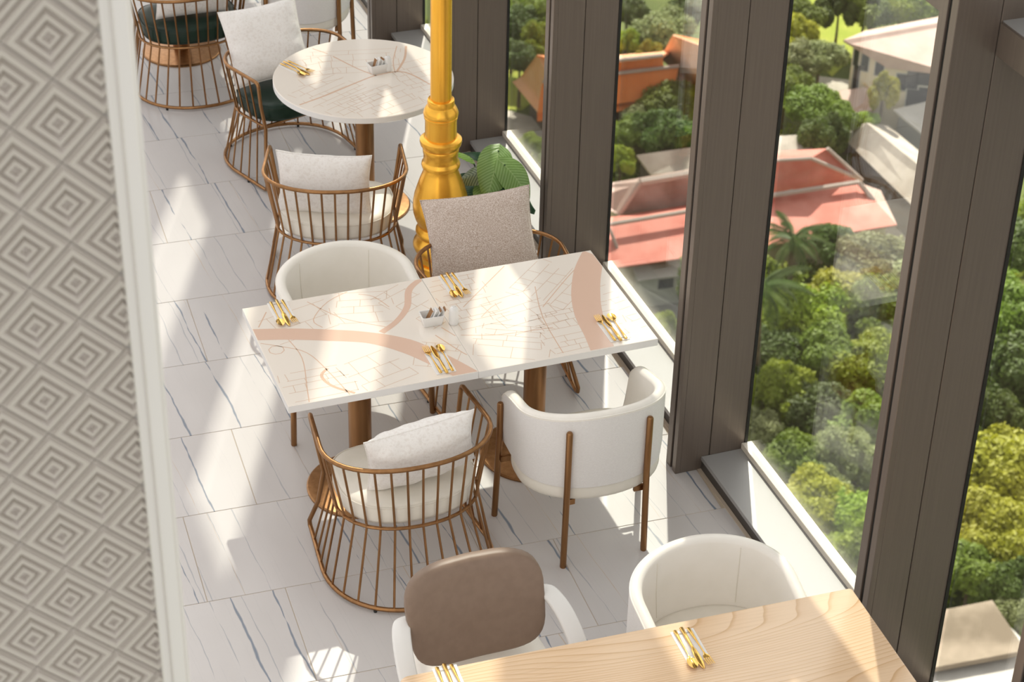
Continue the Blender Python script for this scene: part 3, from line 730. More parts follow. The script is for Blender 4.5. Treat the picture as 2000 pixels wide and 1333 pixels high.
def text_mesh(txt, size):
    cu = bpy.data.curves.new('t', 'FONT'); cu.body = txt; cu.size = size; cu.align_x = 'CENTER'; cu.extrude = 0.0001
    o = bpy.data.objects.new('t', cu); COL.objects.link(o); bpy.context.view_layer.update()
    me = bpy.data.meshes.new_from_object(o); bpy.data.objects.remove(o); me.name = 'lettering'; return me
TX1, TX2 = text_mesh('ORI', .011), text_mesh('NNI', .011)
GCUT = 'gold place settings'
def setting(px, deg, where, z=.7505, dx=0.0):
    p = atz(px[0], px[1], z); R = math.radians(deg)
    e = link('cutlery_sleeve', SLV, M['paper']); e.location = p; e.rotation_euler = (0, 0, R); tag(e, 'white paper cutlery sleeve '+where, 'napkin sleeve', 'paper cutlery sleeves')
    for tx, xo in ((TX1, .0145), (TX2, -.0145)):
        t = link('lettering', tx, M['ink'], e); t.location = (xo, -.066, .0024); t.rotation_euler = (0, 0, PI)
    for me, nm, xo in ((FK, 'fork', -.026), (KN, 'knife', .0), (SP, 'spoon', .028)):
        o = link(nm, me, M['cutlery']); o.location = p + Matrix.Rotation(R, 3, 'Z') @ Vector((xo, .010 if nm != 'knife' else .004, .0026)); o.rotation_euler = (0, 0, R + {'fork': .03, 'knife': .0, 'spoon': -.02}[nm])
        tag(o, 'gold %s on the %s' % (nm, where.split('on the ', 1)[1]), nm, 'gold cutlery')
setting((551, 611), 181, 'on the left map table, at the back edge')
setting((886, 557), 181, 'on the right map table, at the back by the seam')
setting((859, 707), 0, 'on the left map table, at the front edge by the seam')
setting((1196, 645), 0, 'on the right map table, at the front edge by the window')
setting((1350, 1265), 180+math.degrees(-.04), 'on the oak table, in front of the white tub chair')
setting((882, 1338), 180+math.degrees(-.04), 'on the oak table, in front of the taupe chair')
setting((577, 134), 205, 'on the round table, left rim')

def caddy(px, deg, where, tilt):
    p = atz(px[0], px[1], .7505); R = math.radians(deg)
    e = empty('sachet_caddy', p, R); tag(e, 'white ceramic sachet box on the '+where, 'sachet box', 'sachet boxes')
    def rr(hx, hy, z, r=.006):
        out = []
        for cx, cy, a0 in ((hx-r, hy-r, 0), (-hx+r, hy-r, PI/2), (-hx+r, -hy+r, PI), (hx-r, -hy+r, 1.5*PI)):
            for k in range(4): t = a0+k*PI/6; out.append((cx+r*math.cos(t), cy+r*math.sin(t), z))
        return out
    MB().rings([rr(.038, .024, 0), rr(.040, .026, .003), rr(.048, .033, .046), rr(.048, .033, .048), rr(.044, .029, .048), rr(.037, .0225, .007), rr(.02, .01, .006)]).build('dish', M['ceramic'], e, sharp=40)
    rg = random.Random(int(px[0]))
    for i in range(6):
        s = empty('sugar_sachet', p + Matrix.Rotation(R, 3, 'Z') @ Vector((-.022+.0085*i, (-1)**i*.004, .009)))
        s.rotation_euler = (rg.uniform(-.08, .08), tilt+.07*i*(.6 if tilt < 0 else 1)*.4, R + rg.uniform(-.12, .12))
        MB().cbox(-.0012, .0012, -.017, .017, 0, .066, .0006).build('packet', M['paper'], s, smooth=False)
        MB().cbox(-.0013, .0013, -.0172, .0172, .060, .070 if i % 2 else .064, .0005).build('crimp', M['kraft'] if i in (0, 3, 5) else M['paper'], s, smooth=False)
        if i in (0, 5): MB().box(.00125 if i else -.0014, .0014 if i else -.00125, -.0165, .0165, .002, .062).build('print', M['kraft'], s, smooth=False)
        tag(s, 'paper sugar sachet standing in the box on the '+where, 'sachet', 'sachets in the %s box' % where)
def shaker(px, where):
    p = atz(px[0], px[1], .7505); e = empty('salt_shaker', p); tag(e, 'white ceramic shaker on the '+where, 'shaker', 'ceramic shakers')
    MB().lathe([(.0185, 0), (.0205, .002), (.0205, .012), (.0198, .05), (.0193, .062), (.0175, .071), (.013, .078), (.006, .0815), (.001, .082)], 28).build('body', M['ceramic'], e, sharp=60)
    for k in range(3): MB().lathe([(.0012, .0795), (.0012, .0818)], 8, (.005*math.cos(k*2.1), .005*math.sin(k*2.1))).build('hole', M['ink'], e)
caddy((843, 632), -2, 'map tables', .42); shaker((886, 632), 'seam of the map tables')
caddy((737, 140), 8, 'round table', .30); shaker((757, 138), 'round table beside the sachet box')

# ================================================================== GOLD POST AND PLANT
def gold_post():
    e = empty('gold_post', (2.69, 8.12, 0)); tag(e, 'tall turned gold post between the round table and the map tables', 'post')
    MB().lathe([(.128, 0), (.128, .012), (.122, .02), (.118, .04), (.118, .225), (.112, .232)], 48).build('plinth', M['gold_paint'], e, sharp=35)
    lo = [(.100, .232), (.106, .245), (.098, .262), (.104, .275), (.124, .295), (.133, .318), (.134, .330), (.130, .345), (.116, .366), (.112, .378), (.117, .386), (.121, .398), (.120, .410), (.112, .420), (.106, .430), (.112, .445), (.122, .468), (.131, .500), (.134, .531), (.132, .565), (.126, .600), (.114, .640), (.099, .685), (.086, .718), (.080, .738), (.0795, .746)]
    MB().lathe(lo, 56).build('bell', M['gold_paint'], e, sharp=50)
    hi = [(.079, .744), (.090, .750), (.0925, .760), (.090, .772), (.083, .780), (.082, .786), (.082, .822), (.085, .826), (.086, .845), (.084, .850), (.096, .866), (.100, .884), (.099, .894), (.088, .902), (.078, .906)]
    MB().lathe(hi, 56).build('collar', M['gold_paint'], e, sharp=45)
    MB().lathe([(.075, .900), (.0745, 1.000), (.079, 1.004), (.079, 1.012), (.076, 1.015), (.081, 1.019), (.083, 1.030), (.080, 1.042), (.072, 1.060), (.063, 1.070), (.064, 1.092), (.062, 1.100), (.058, 1.102)], 56).build('capital_ring', M['gold_paint'], e, sharp=40)
    MB().lathe([(.0495, 1.07), (.0485, 4.6)], 48).build('shaft', M['gold_paint'], e)
    MB().lathe([(.075, 4.58), (.09, 4.66), (.06, 4.75), (.03, 4.86)], 32).build('finial', M['gold_paint'], e, sharp=40)
gold_post()

def m_plant(name, a, b, rib):
    m = mat(name, a, 0.32); t = NT(m); c = t.obj(); sp = t.node('ShaderNodeSeparateXYZ'); t.l.new(c, sp.inputs[0])
    v = t.math('SUBTRACT', sp.outputs[1], t.math('MULTIPLY', t.math('ABSOLUTE', sp.outputs[0]), 0.75))
    s = t.math('SINE', t.math('MULTIPLY', v, 380.0)); k = t.ramp(t.math('MULTIPLY_ADD', s, 0.5, 0.5), [(0.25, a), (0.85, b)])
    mid = t.math('SUBTRACT', 1.0, t.math('MULTIPLY', t.math('ABSOLUTE', sp.outputs[0]), 260.0), clamp=True)
    k = t.mix(t.math('MULTIPLY', mid, 0.6), k, rib); t.l.new(k, t.b.inputs['Base Color'])
    tl = t.node('ShaderNodeBsdfTranslucent'); t.l.new(k, tl.inputs[0]); mx = t.node('ShaderNodeMixShader'); mx.inputs[0].default_value = 0.35
    t.l.new(t.b.outputs[0], mx.inputs[1]); t.l.new(tl.outputs[0], mx.inputs[2]); t.l.new(mx.outputs[0], t.n['Material Output'].inputs[0]); return m
PL = [m_plant('light_leaf', (0.20, 0.34, 0.09), (0.30, 0.46, 0.16), (0.44, 0.58, 0.26)), m_plant('dark_leaf', (0.012, 0.055, 0.025), (0.04, 0.12, 0.05), (0.08, 0.18, 0.07)), m_plant('lime_leaf', (0.22, 0.46, 0.03), (0.32, 0.58, 0.06), (0.45, 0.65, 0.12)), m_plant('grey_leaf', (0.10, 0.14, 0.08), (0.26, 0.32, 0.19), (0.20, 0.26, 0.13))]
def plant():
    c = Vector((3.03, 8.40, 0)); e = empty('potted_plant', c); tag(e, 'leafy potted plant with broad ribbed leaves beside the gold post', 'potted plant')
    po = MB().lathe([(.07, 0), (.09, .01), (.115, .30), (.12, .36), (.122, .375), (.11, .375), (.106, .34), (.02, .335)], 40).build('pot', M['pot'], e, sharp=40)
    MB().lathe([(.104, .33), (.104, .342), (.05, .35)], 32).build('soil', M['soil'], po)
    N, K = 16, 15
    def leaf(px, z, length, width, yaw, pitch, roll, mt, droop):
        v = []; f = []
        for i in range(N+1):
            t = i/N; hw = width/2*(math.sin(PI*min(1, t**.72))**.8)*(1 if t < .97 else .5)
            for j in range(K):
                u = -1+2*j/(K-1); x = hw*u; y = length*(t-.12)
                y -= .16*length*(abs(u)**2)*(1-t)**2
                rib = .0028*math.sin(380*(y-abs(x)*.75))*(1-t)
                v.append((x, y-length*.3, -droop*length*(t-.3)**2 - .16*width*(abs(u)**1.6)*(.5+.5*t) + .02*abs(u)*0 + rib))
        for i in range(N):
            for j in range(K-1): a = i*K+j; f.append((a, a+1, a+K+1, a+K))
        o = MB().add(v, f).build('leaf', mt, e, sharp=180)
        p = atz(px[0], px[1], z) - c; o.location = p; o.rotation_euler = (pitch, roll, yaw)
        base = Vector((p.x*.25, p.y*.25, .34)); m_ = Matrix.Translation(p) @ o.rotation_euler.to_matrix().to_4x4(); tip = m_ @ Vector((0, -length*.36, -.002))
        MB().tube(curve([base, base.lerp(tip, .5)+Vector((0, 0, .06)), tip], 5), .0035, False, 6).build('stalk', PL[1], o if False else e)
    # pixel of the blade centre, height, length, width, yaw, pitch, roll, kind, droop
    leaf((967, 327), .70, .26, .175, 2.75, -.55, -.25, PL[0], .5)
    leaf((930, 339), .66, .17, .125, 1.35, -.15, -.35, PL[3], .5)
    leaf((908, 303), .70, .11, .085, 1.1, .5, .2, PL[2], .3)
    leaf((982, 310), .69, .13, .09, -.6, .25, .3, PL[2], .4)
    leaf((1008, 348), .66, .23, .15, 3.5, -.75, .35, PL[0], .6)
    leaf((1000, 368), .60, .25, .17, 4.0, -.3, .1, PL[1], .5)
    leaf((957, 380), .58, .20, .16, 2.9, -.35, -.1, PL[0], .5)
    leaf((925, 372), .52, .20, .14, 2.2, -.3, -.3, PL[1], .5)
    leaf((1005, 392), .52, .24, .17, 3.3, -.4, .0, PL[1], .5)
    leaf((938, 300), .60, .18, .12, .6, .1, .1, PL[1], .5)
    leaf((905, 350), .52, .19, .12, 1.6, .0, -.2, PL[1], .5)
plant()

# ================================================================== OUTSIDE, FAR BELOW
M['ground'] = noisy('scrubby_ground', (0.07, 0.10, 0.02), (0.15, 0.18, 0.045), 0.12, 0.95, 6)
M['lawn'] = noisy('sunny_lawn', (0.28, 0.34, 0.035), (0.40, 0.42, 0.07), 0.3, 0.95, 4)
M['pave'] = noisy('pale_concrete', (0.42, 0.38, 0.32), (0.56, 0.52, 0.45), 0.4, 0.9, 4)
M['asphalt'] = noisy('dark_yard', (0.09, 0.085, 0.08), (0.14, 0.13, 0.12), 0.5, 0.9, 4)
def roofmat(name, a, b, scale=0.5): return noisy(name, a, b, scale, 0.75, 5, lo=.38, hi=.62)
M['r_orange'] = roofmat('orange_tile_roof', (0.80, 0.22, 0.045), (0.86, 0.27, 0.07)); M['r_peach'] = roofmat('sunlit_orange_tile_roof', (0.86, 0.42, 0.22), (0.90, 0.48, 0.28))  # peach is the orange tile with its sunlit tone put into the colour
M['r_red'] = roofmat('red_sheet_roof', (0.62, 0.19, 0.14), (0.72, 0.28, 0.22)); M['r_brown'] = roofmat('weathered_brown_roof', (0.34, 0.22, 0.18), (0.50, 0.38, 0.34))
M['r_grey'] = roofmat('weathered_grey_roof', (0.44, 0.38, 0.32), (0.58, 0.52, 0.45)); M['r_pink'] = roofmat('dusty_pink_roof', (0.55, 0.38, 0.32), (0.64, 0.46, 0.40))
M['r_white'] = roofmat('pale_sheet_roof', (0.58, 0.54, 0.50), (0.68, 0.64, 0.60)); M['ridge'] = mat('pale_ridge_cap', (0.52, 0.43, 0.38), 0.8)
M['slabtop'] = noisy('stained_concrete', (0.20, 0.155, 0.11), (0.42, 0.34, 0.26), 0.35, 0.9, 6, lo=.36, hi=.64)
M['h_cream'] = mat('cream_render', (0.78, 0.67, 0.50), 0.85); M['h_white'] = mat('white_render', (0.62, 0.60, 0.56), 0.85); M['h_dark'] = mat('dark_timber', (0.12, 0.10, 0.085), 0.85)  # h_dark: dark brown timber walls
M['h_glass'] = mat('dark_window', (0.03, 0.035, 0.04), 0.2)
M['bark'] = noisy('bark', (0.10, 0.07, 0.045), (0.18, 0.13, 0.09), 2, 0.9)
LEAF = [m_leaf('mid_green_foliage', (0.14, 0.22, 0.02), (0.27, 0.36, 0.045)), m_leaf('dark_green_foliage', (0.075, 0.135, 0.02), (0.155, 0.225, 0.045)),
        m_leaf('bright_green_foliage', (0.24, 0.37, 0.018), (0.40, 0.50, 0.05)), m_leaf('pale_grey_green_foliage', (0.25, 0.29, 0.11), (0.38, 0.42, 0.19)), m_leaf('yellow_green_foliage', (0.34, 0.38, 0.02), (0.52, 0.52, 0.06))]
g = MB().box(-260, 420, -60, 620, GZ-1.0, GZ).build('ground', M['ground'], smooth=False); tag(g, 'scrubby green ground far below the windows', kind='structure')
PATCHES = []
def patch(name, pts, mt, label, h=0.06):
    PATCHES.append([gp(x, y, 0) for x, y in pts])
    P = [gp(x, y, 0) for x, y in pts]; o = MB().prism([(p.x, p.y) for p in P], GZ-0.2, GZ+h).build(name, mt, smooth=False); tag(o, label, kind='structure'); return o
patch('lawn', [(1560, -30), (1700, 0), (1690, 90), (1625, 150), (1590, 120), (1585, 40)], M['lawn'], 'sunny yellow green lawn behind the beige house')
patch('lawn', [(985, 140), (1060, 110), (1100, 160), (1020, 215), (985, 215)], M['lawn'], 'green lawn strip beside the orange roofed house', .05)
patch('pavement', [(1600, 150), (1720, 165), (1700, 200), (1590, 190)], M['pave'], 'pale concrete yard below the beige house')
patch('pavement', [(1640, 330), (1700, 340), (1800, 470), (1790, 520), (1720, 480)], M['pave'], 'pale lane between the red roof and the grey shed')
patch('pavement', [(985, 215), (1060, 235), (1075, 300), (985, 280)], M['pave'], 'dusty yard in front of the open pavilion')
patch('pavement', [(1180, 520), (1345, 505), (1345, 700), (1180, 700)], M['asphalt'], 'dark yard below the small white shed')

# ---- buildings: roof planes picked as (pixel, height above the ground)
def slab(pts, mt, parent, name='roof_plane', th=0.18):
    P = [gp(*q) for q in pts]; n = (P[1]-P[0]).cross(P[2]-P[0]).normalized()
    if n.z < 0: P = P[::-1]; n = -n
    return MB().rings([[p - n*th for p in P], P]).build(name, mt, parent, smooth=False)
WALLS = {}
def walls(pts, mt, parent, inset=0.35, h0=0.0):
    P = [gp(*q) for q in pts]; c = sum(P, Vector())/len(P)
    Q = [p + (c-p).normalized()*inset for p in P]; WALLS.setdefault(parent.name, []).append(Q)
    return MB().rings([[(q.x, q.y, GZ+h0) for q in Q], [(q.x, q.y, q.z-0.12) for q in Q]]).build('wall', mt, parent, smooth=False)
def ridge(a, b, parent, r=0.16): return MB().tube([gp(*a), gp(*b)], r, False, 6).build('ridge_cap', M['ridge'], parent, smooth=False)
def win(px, parent, w_=1.0, hh=1.5):                             # a window set into whichever wall the pixel looks at
    d = Vector(ray(*px)); best = None
    for Q in WALLS[parent.name]:
        for a, b_ in zip(Q, Q[1:]+Q[:1]):
            e_ = Vector((b_.x-a.x, b_.y-a.y, 0)); n = Vector((-e_.y, e_.x, 0)).normalized(); dn = d.dot(n)
            if abs(dn) < 1e-6: continue
            t = (Vector((a.x, a.y, 0)) - Vector((0, 0, 0))).dot(n)/dn; q = d*t + Vector((0, 0, CAM_H)); u_ = (Vector((q.x-a.x, q.y-a.y, 0))).dot(e_)/e_.length_squared
            if t > 0 and 0.0 <= u_ <= 1.0 and GZ < q.z < max(a.z, b_.z) and (best is None or t < best[0]): best = (t, q, e_.normalized(), n if dn < 0 else -n)
    if best is None: return
    _, q, s_, n = best
    def bx(w1, h1, o0, o1): return MB().add([q+s_*a*w1/2+Vector((0, 0, b2*h1/2))+n*c for c in (o0, o1) for a, b2 in ((-1, -1), (1, -1), (1, 1), (-1, 1))], [(0,3,2,1), (4,5,6,7), (0,1,5,4), (1,2,6,5), (2,3,7,6), (3,0,4,7)])
    f = bx(w_+.16, hh+.16, -.1, .05).build('window', M['h_white'], parent, smooth=False); bx(w_, hh, -.05, .07).build('pane', M['h_glass'], f, smooth=False); return f
def bld(name, label): return tag(empty(name), label, 'building', 'low houses outside')

b = bld('thai_house', 'long house with bright orange stepped tile roofs and steep peach gable wings')
slab([(1070, 132, 7.6), (1294, 108, 7.6), (1296, 132, 6.6), (1065, 155, 6.6)], M['r_orange'], b)
slab([(1060, 160, 6.6), (1326, 129, 6.6), (1312, 190, 4.7), (1050, 222, 4.7)], M['r_orange'], b); ridge((1060, 160, 6.7), (1326, 129, 6.7), b); ridge((1070, 132, 8.1), (1294, 108, 8.1), b)
slab([(1050, 222, 4.4), (1312, 192, 4.4), (1310, 205, 4.1), (1050, 236, 4.1)], M['r_orange'], b)
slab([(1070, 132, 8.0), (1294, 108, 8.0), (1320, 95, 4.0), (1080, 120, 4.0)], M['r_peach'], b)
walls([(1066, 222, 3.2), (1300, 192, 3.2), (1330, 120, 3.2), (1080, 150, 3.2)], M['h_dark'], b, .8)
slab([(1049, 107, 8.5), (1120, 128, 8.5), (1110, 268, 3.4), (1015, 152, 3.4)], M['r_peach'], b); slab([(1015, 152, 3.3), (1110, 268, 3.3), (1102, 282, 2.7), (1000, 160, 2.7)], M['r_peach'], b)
slab([(1049, 107, 8.5), (1120, 128, 8.5), (1190, 180, 3.4), (1090, 110, 3.4)], M['r_orange'], b)
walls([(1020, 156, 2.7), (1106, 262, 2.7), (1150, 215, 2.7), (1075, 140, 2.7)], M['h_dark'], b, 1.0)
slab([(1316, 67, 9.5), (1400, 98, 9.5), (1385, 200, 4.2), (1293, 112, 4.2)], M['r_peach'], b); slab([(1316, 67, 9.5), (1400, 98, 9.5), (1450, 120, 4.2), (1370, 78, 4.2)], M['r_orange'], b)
walls([(1296, 116, 4.0), (1383, 196, 4.0), (1440, 125, 4.0), (1360, 86, 4.0)], M['h_cream'], b, .6)
b = bld('grey_shed', 'pale grey sheet roof below the dark green tree')
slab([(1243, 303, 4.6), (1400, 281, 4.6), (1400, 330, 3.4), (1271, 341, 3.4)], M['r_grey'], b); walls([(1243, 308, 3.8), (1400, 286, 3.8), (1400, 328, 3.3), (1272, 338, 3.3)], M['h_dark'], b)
b = bld('brown_roof_house', 'house with weathered brown hipped roof and pale ridges')
slab([(1250, 356, 6.0), (1420, 328, 6.0), (1420, 392, 3.6), (1208, 420, 3.6)], M['r_brown'], b); slab([(1250, 356, 6.0), (1208, 420, 3.6), (1150, 390, 3.6), (1165, 362, 4.0)], M['r_pink'], b); slab([(1250, 356, 6.0), (1420, 328, 6.0), (1420, 318, 3.6), (1165, 362, 4.0)], M['r_brown'], b)
ridge((1250, 356, 6.1), (1420, 328, 6.1), b, .3); ridge((1250, 356, 6.1), (1209, 420, 3.7), b, .22); walls([(1208, 418, 3.5), (1420, 390, 3.5), (1420, 325, 3.5), (1165, 365, 3.5)], M['h_cream'], b)
b = bld('red_roof_house', 'long red sheet roof seen in the middle window')
slab([(1120, 448, 5.0), (1440, 395, 5.0), (1440, 385, 3.8), (1120, 436, 3.8)], M['r_red'], b); slab([(1120, 452, 5.0), (1440, 399, 5.0), (1420, 492, 3.8), (1110, 536, 3.8)], M['r_red'], b); ridge((1120, 450, 5.5), (1440, 397, 5.5), b, .18)
ridge((1190, 445, 5.5), (1205, 484, 4.3), b, .12); ridge((1205, 484, 4.3), (1188, 515, 3.4), b, .12); walls([(1115, 530, 2.9), (1420, 488, 2.9), (1435, 412, 2.9), (1125, 440, 2.9)], M['h_cream'], b)
b = bld('white_shed', 'small white lean-to under the long red roof')
slab([(1237, 523, 3.0), (1350, 507, 3.0), (1350, 536, 2.5), (1246, 549, 2.5)], M['r_white'], b); wl2 = walls([(1237, 526, 2.4), (1350, 510, 2.4), (1350, 534, 2.4), (1247, 546, 2.4)], M['h_white'], b, .15); win((1300, 553), b, 1.1, .8)
b = bld('beige_house', 'two storey beige house with dusty pink roof, top right')
slab([(1648, 78, 8.6), (1900, 32, 8.6), (1900, 150, 7.0), (1735, 130, 6.8)], M['r_pink'], b); slab([(1648, 78, 8.6), (1900, 32, 8.6), (1900, 20, 7.0), (1690, 60, 7.0)], M['r_pink'], b)
slab([(1732, 131, 6.2), (1783, 121, 6.2), (1796, 139, 5.4), (1751, 147, 5.4)], M['r_brown'], b)
walls([(1660, 84, 8.0), (1735, 134, 6.6), (1890, 150, 6.6), (1890, 50, 7.4)], M['h_cream'], b, .3)
for q, a_, c_ in (((1673, 108), .4, 1.7), ((1672, 152), .5, 2.2), ((1690, 119), .6, 1.7), ((1718, 135), .7, 1.1), ((1783, 154), .9, 1.7), ((1807, 152), 1.5, 1.3), ((1785, 192), 1.2, 1.5), ((1808, 188), 1.2, 1.5), ((1760, 160), .8, 1.4)): win(q, b, a_, c_)
b = bld('low_outbuilding', 'low brown pink lean-to roof below the beige house')
slab([(1597, 183, 4.6), (1700, 169, 4.6), (1712, 213, 3.9), (1650, 226, 3.9)], M['r_pink'], b); walls([(1600, 186, 4.0), (1698, 173, 4.0), (1708, 211, 3.8), (1652, 222, 3.8)], M['h_dark'], b)
b = bld('pale_roof_shed', 'pale sheet roof at the right edge of the big window')
slab([(1745, 214, 4.2), (1860, 186, 4.2), (1860, 270, 3.0), (1800, 260, 3.0)], M['r_white'], b); walls([(1748, 217, 3.0), (1858, 190, 3.0), (1858, 268, 2.9), (1802, 257, 2.9)], M['h_white'], b)
b = bld('long_grey_shed', 'long weathered grey shed roof running down to the lane')
slab([(1692, 240, 5.0), (1830, 352, 5.0), (1800, 420, 3.2), (1655, 278, 3.2)], M['r_grey'], b); slab([(1692, 240, 5.0), (1830, 352, 5.0), (1855, 345, 3.2), (1735, 245, 3.2)], M['r_grey'], b); slab([(1692, 240, 5.0), (1655, 278, 3.2), (1652, 250, 3.2)], M['r_grey'], b)
walls([(1657, 276, 3.1), (1798, 415, 3.1), (1850, 350, 3.1), (1735, 250, 3.1)], M['h_dark'], b, .5)
b = bld('flat_roof_shed', 'grey flat roof behind the red hipped roof')
slab([(1480, 268, 4.6), (1579, 262, 4.6), (1593, 292, 4.0), (1480, 304, 4.0)], M['r_grey'], b); walls([(1482, 272, 3.9), (1577, 265, 3.9), (1590, 290, 3.9), (1482, 300, 3.9)], M['h_dark'], b)
b = bld('red_hip_house', 'red hipped roof house beyond the palms')
slab([(1440, 318, 7.0), (1583, 309, 7.0), (1640, 300, 6.2), (1682, 352, 4.0), (1573, 372, 4.0), (1440, 388, 4.0)][0:2]+[(1573, 372, 4.0), (1440, 390, 4.0)], M['r_red'], b)
slab([(1583, 309, 7.0), (1616, 290, 7.0), (1684, 352, 4.0), (1573, 372, 4.0)], M['r_red'], b); slab([(1440, 318, 7.0), (1583, 309, 7.0), (1616, 290, 7.0), (1440, 300, 6.6)], M['r_red'], b)
ridge((1616, 290, 7.1), (1684, 352, 4.1), b, .14); ridge((1583, 309, 7.1), (1680, 350, 4.1), b, .14); ridge((1440, 318, 7.1), (1583, 309, 7.1), b, .16)
slab([(1440, 394, 4.6), (1678, 357, 4.6), (1752, 439, 3.4), (1440, 489, 3.4)], M['r_red'], b); slab([(1678, 357, 4.6), (1752, 439, 3.4), (1720, 372, 3.4)], M['r_pink'], b); ridge((1440, 392, 5.0), (1678, 356, 5.0), b, .2); ridge((1678, 357, 5.0), (1706, 392, 4.0), b, .2); ridge((1497, 385, 5.0), (1548, 372, 4.6), b, .12)
walls([(1440, 484, 2.7), (1745, 436, 2.7), (1700, 360, 2.7), (1440, 330, 2.7)], M['h_cream'], b, .5)
b = bld('concrete_roof_block', 'block with stained flat concrete roof, bottom right corner')
slab([(1800, 1200, 9.0), (1938, 1173, 9.0), (1995, 1258, 9.0), (1988, 1274, 9.0), (1800, 1309, 9.0)], M['slabtop'], b, 'roof_slab', .3)
slab([(1800, 1309, 8.4), (1988, 1274, 8.4), (2040, 1268, 8.4), (2040, 1420, 8.4), (1780, 1440, 8.4)], M['r_white'], b, 'parapet_roof', .3)
walls([(1802, 1203, 8.6), (1936, 1178, 8.6), (2035, 1275, 8.3), (2035, 1415, 8.3), (1790, 1430, 8.3)], M['h_white'], b, .2)

# ---- trees
def crown_mesh(seed, nblob, nleaf, size, flat=0.8):
    r = np.random.RandomState(seed); C = []
    lean = r.normal(size=3)*.12
    for k in range(nblob):
        d = r.normal(size=3); d /= np.linalg.norm(d); d[2] = abs(d[2])*1.0 - 0.35
        C.append((d*r.uniform(.30, .86)*np.array([1, r.uniform(.85, 1.1), flat]) + lean*d[2], r.uniform(.13, .36)))
    V = np.zeros((nleaf*4, 3)); ar = np.array([c[1]**2 for c in C]); ar /= ar.sum(); idx = r.choice(len(C), nleaf, p=ar)
    d = r.normal(size=(nleaf, 3)); d /= np.linalg.norm(d, axis=1)[:, None]
    cc = np.array([c[0] for c in C])[idx]; rr = np.array([c[1] for c in C])[idx]
    p = cc + d*(rr*r.uniform(.45, 1.0, nleaf)**.6*r.uniform(.9, 1.2, nleaf))[:, None]
    nrm = d + r.normal(size=(nleaf, 3))*.55 + np.array([0, 0, .35]); nrm /= np.linalg.norm(nrm, axis=1)[:, None]
    a = np.cross(nrm, r.normal(size=(nleaf, 3))); a /= np.linalg.norm(a, axis=1)[:, None]; b_ = np.cross(nrm, a)
    s_ = size*r.uniform(.5, 1.7, nleaf)[:, None]
    V[0::4] = p-a*s_; V[1::4] = p-b_*s_*.55+nrm*s_*.12; V[2::4] = p+a*s_; V[3::4] = p+b_*s_*.55+nrm*s_*.12
    me = bpy.data.meshes.new('crown'); me.from_pydata(V.tolist(), [], (np.arange(nleaf*4).reshape(-1, 4)).tolist()); me.materials.append(LEAF[0]); return me
PROTO = [(crown_mesh(10+k, (34, 24, 46, 30)[k], 26000, (.044, .048, .042, .050)[k], (.8, 1.0, .65, .9)[k])) for k in range(4)]
TRUNK = MB().tube([(0, 0, 0), (.02, .01, .45), (-.01, .02, 1.0)], [.075, .05, .035], False, 7).mesh('trunk', True, 60); TRUNK.materials.append(M['bark'])
def tree(x, y, wpx, kind, shape, label, tall=1.0, hc=None):
    hc = hc or 4.6; p = gp(x, y, hc); d = (p-Vector((0, 0, CAM_H))).length; r = wpx/2*d/FPX*1.38
    e = empty('tree', (p.x, p.y, GZ)); tag(e, label, 'tree', 'trees outside the windows')
    o = link('crown', PROTO[shape], None, e); o.material_slots[0].link = 'OBJECT'; o.material_slots[0].material = LEAF[kind]; o.location = (0, 0, hc); o.scale = (r, r, r*tall); o.rotation_euler = (0, 0, (x*7.3+y*1.7) % 6.28)
    t = link('trunk', TRUNK, None, e); t.scale = (2.2, 2.2, hc)
K = dict(m=0, d=1, b=2, p=3, y=4)
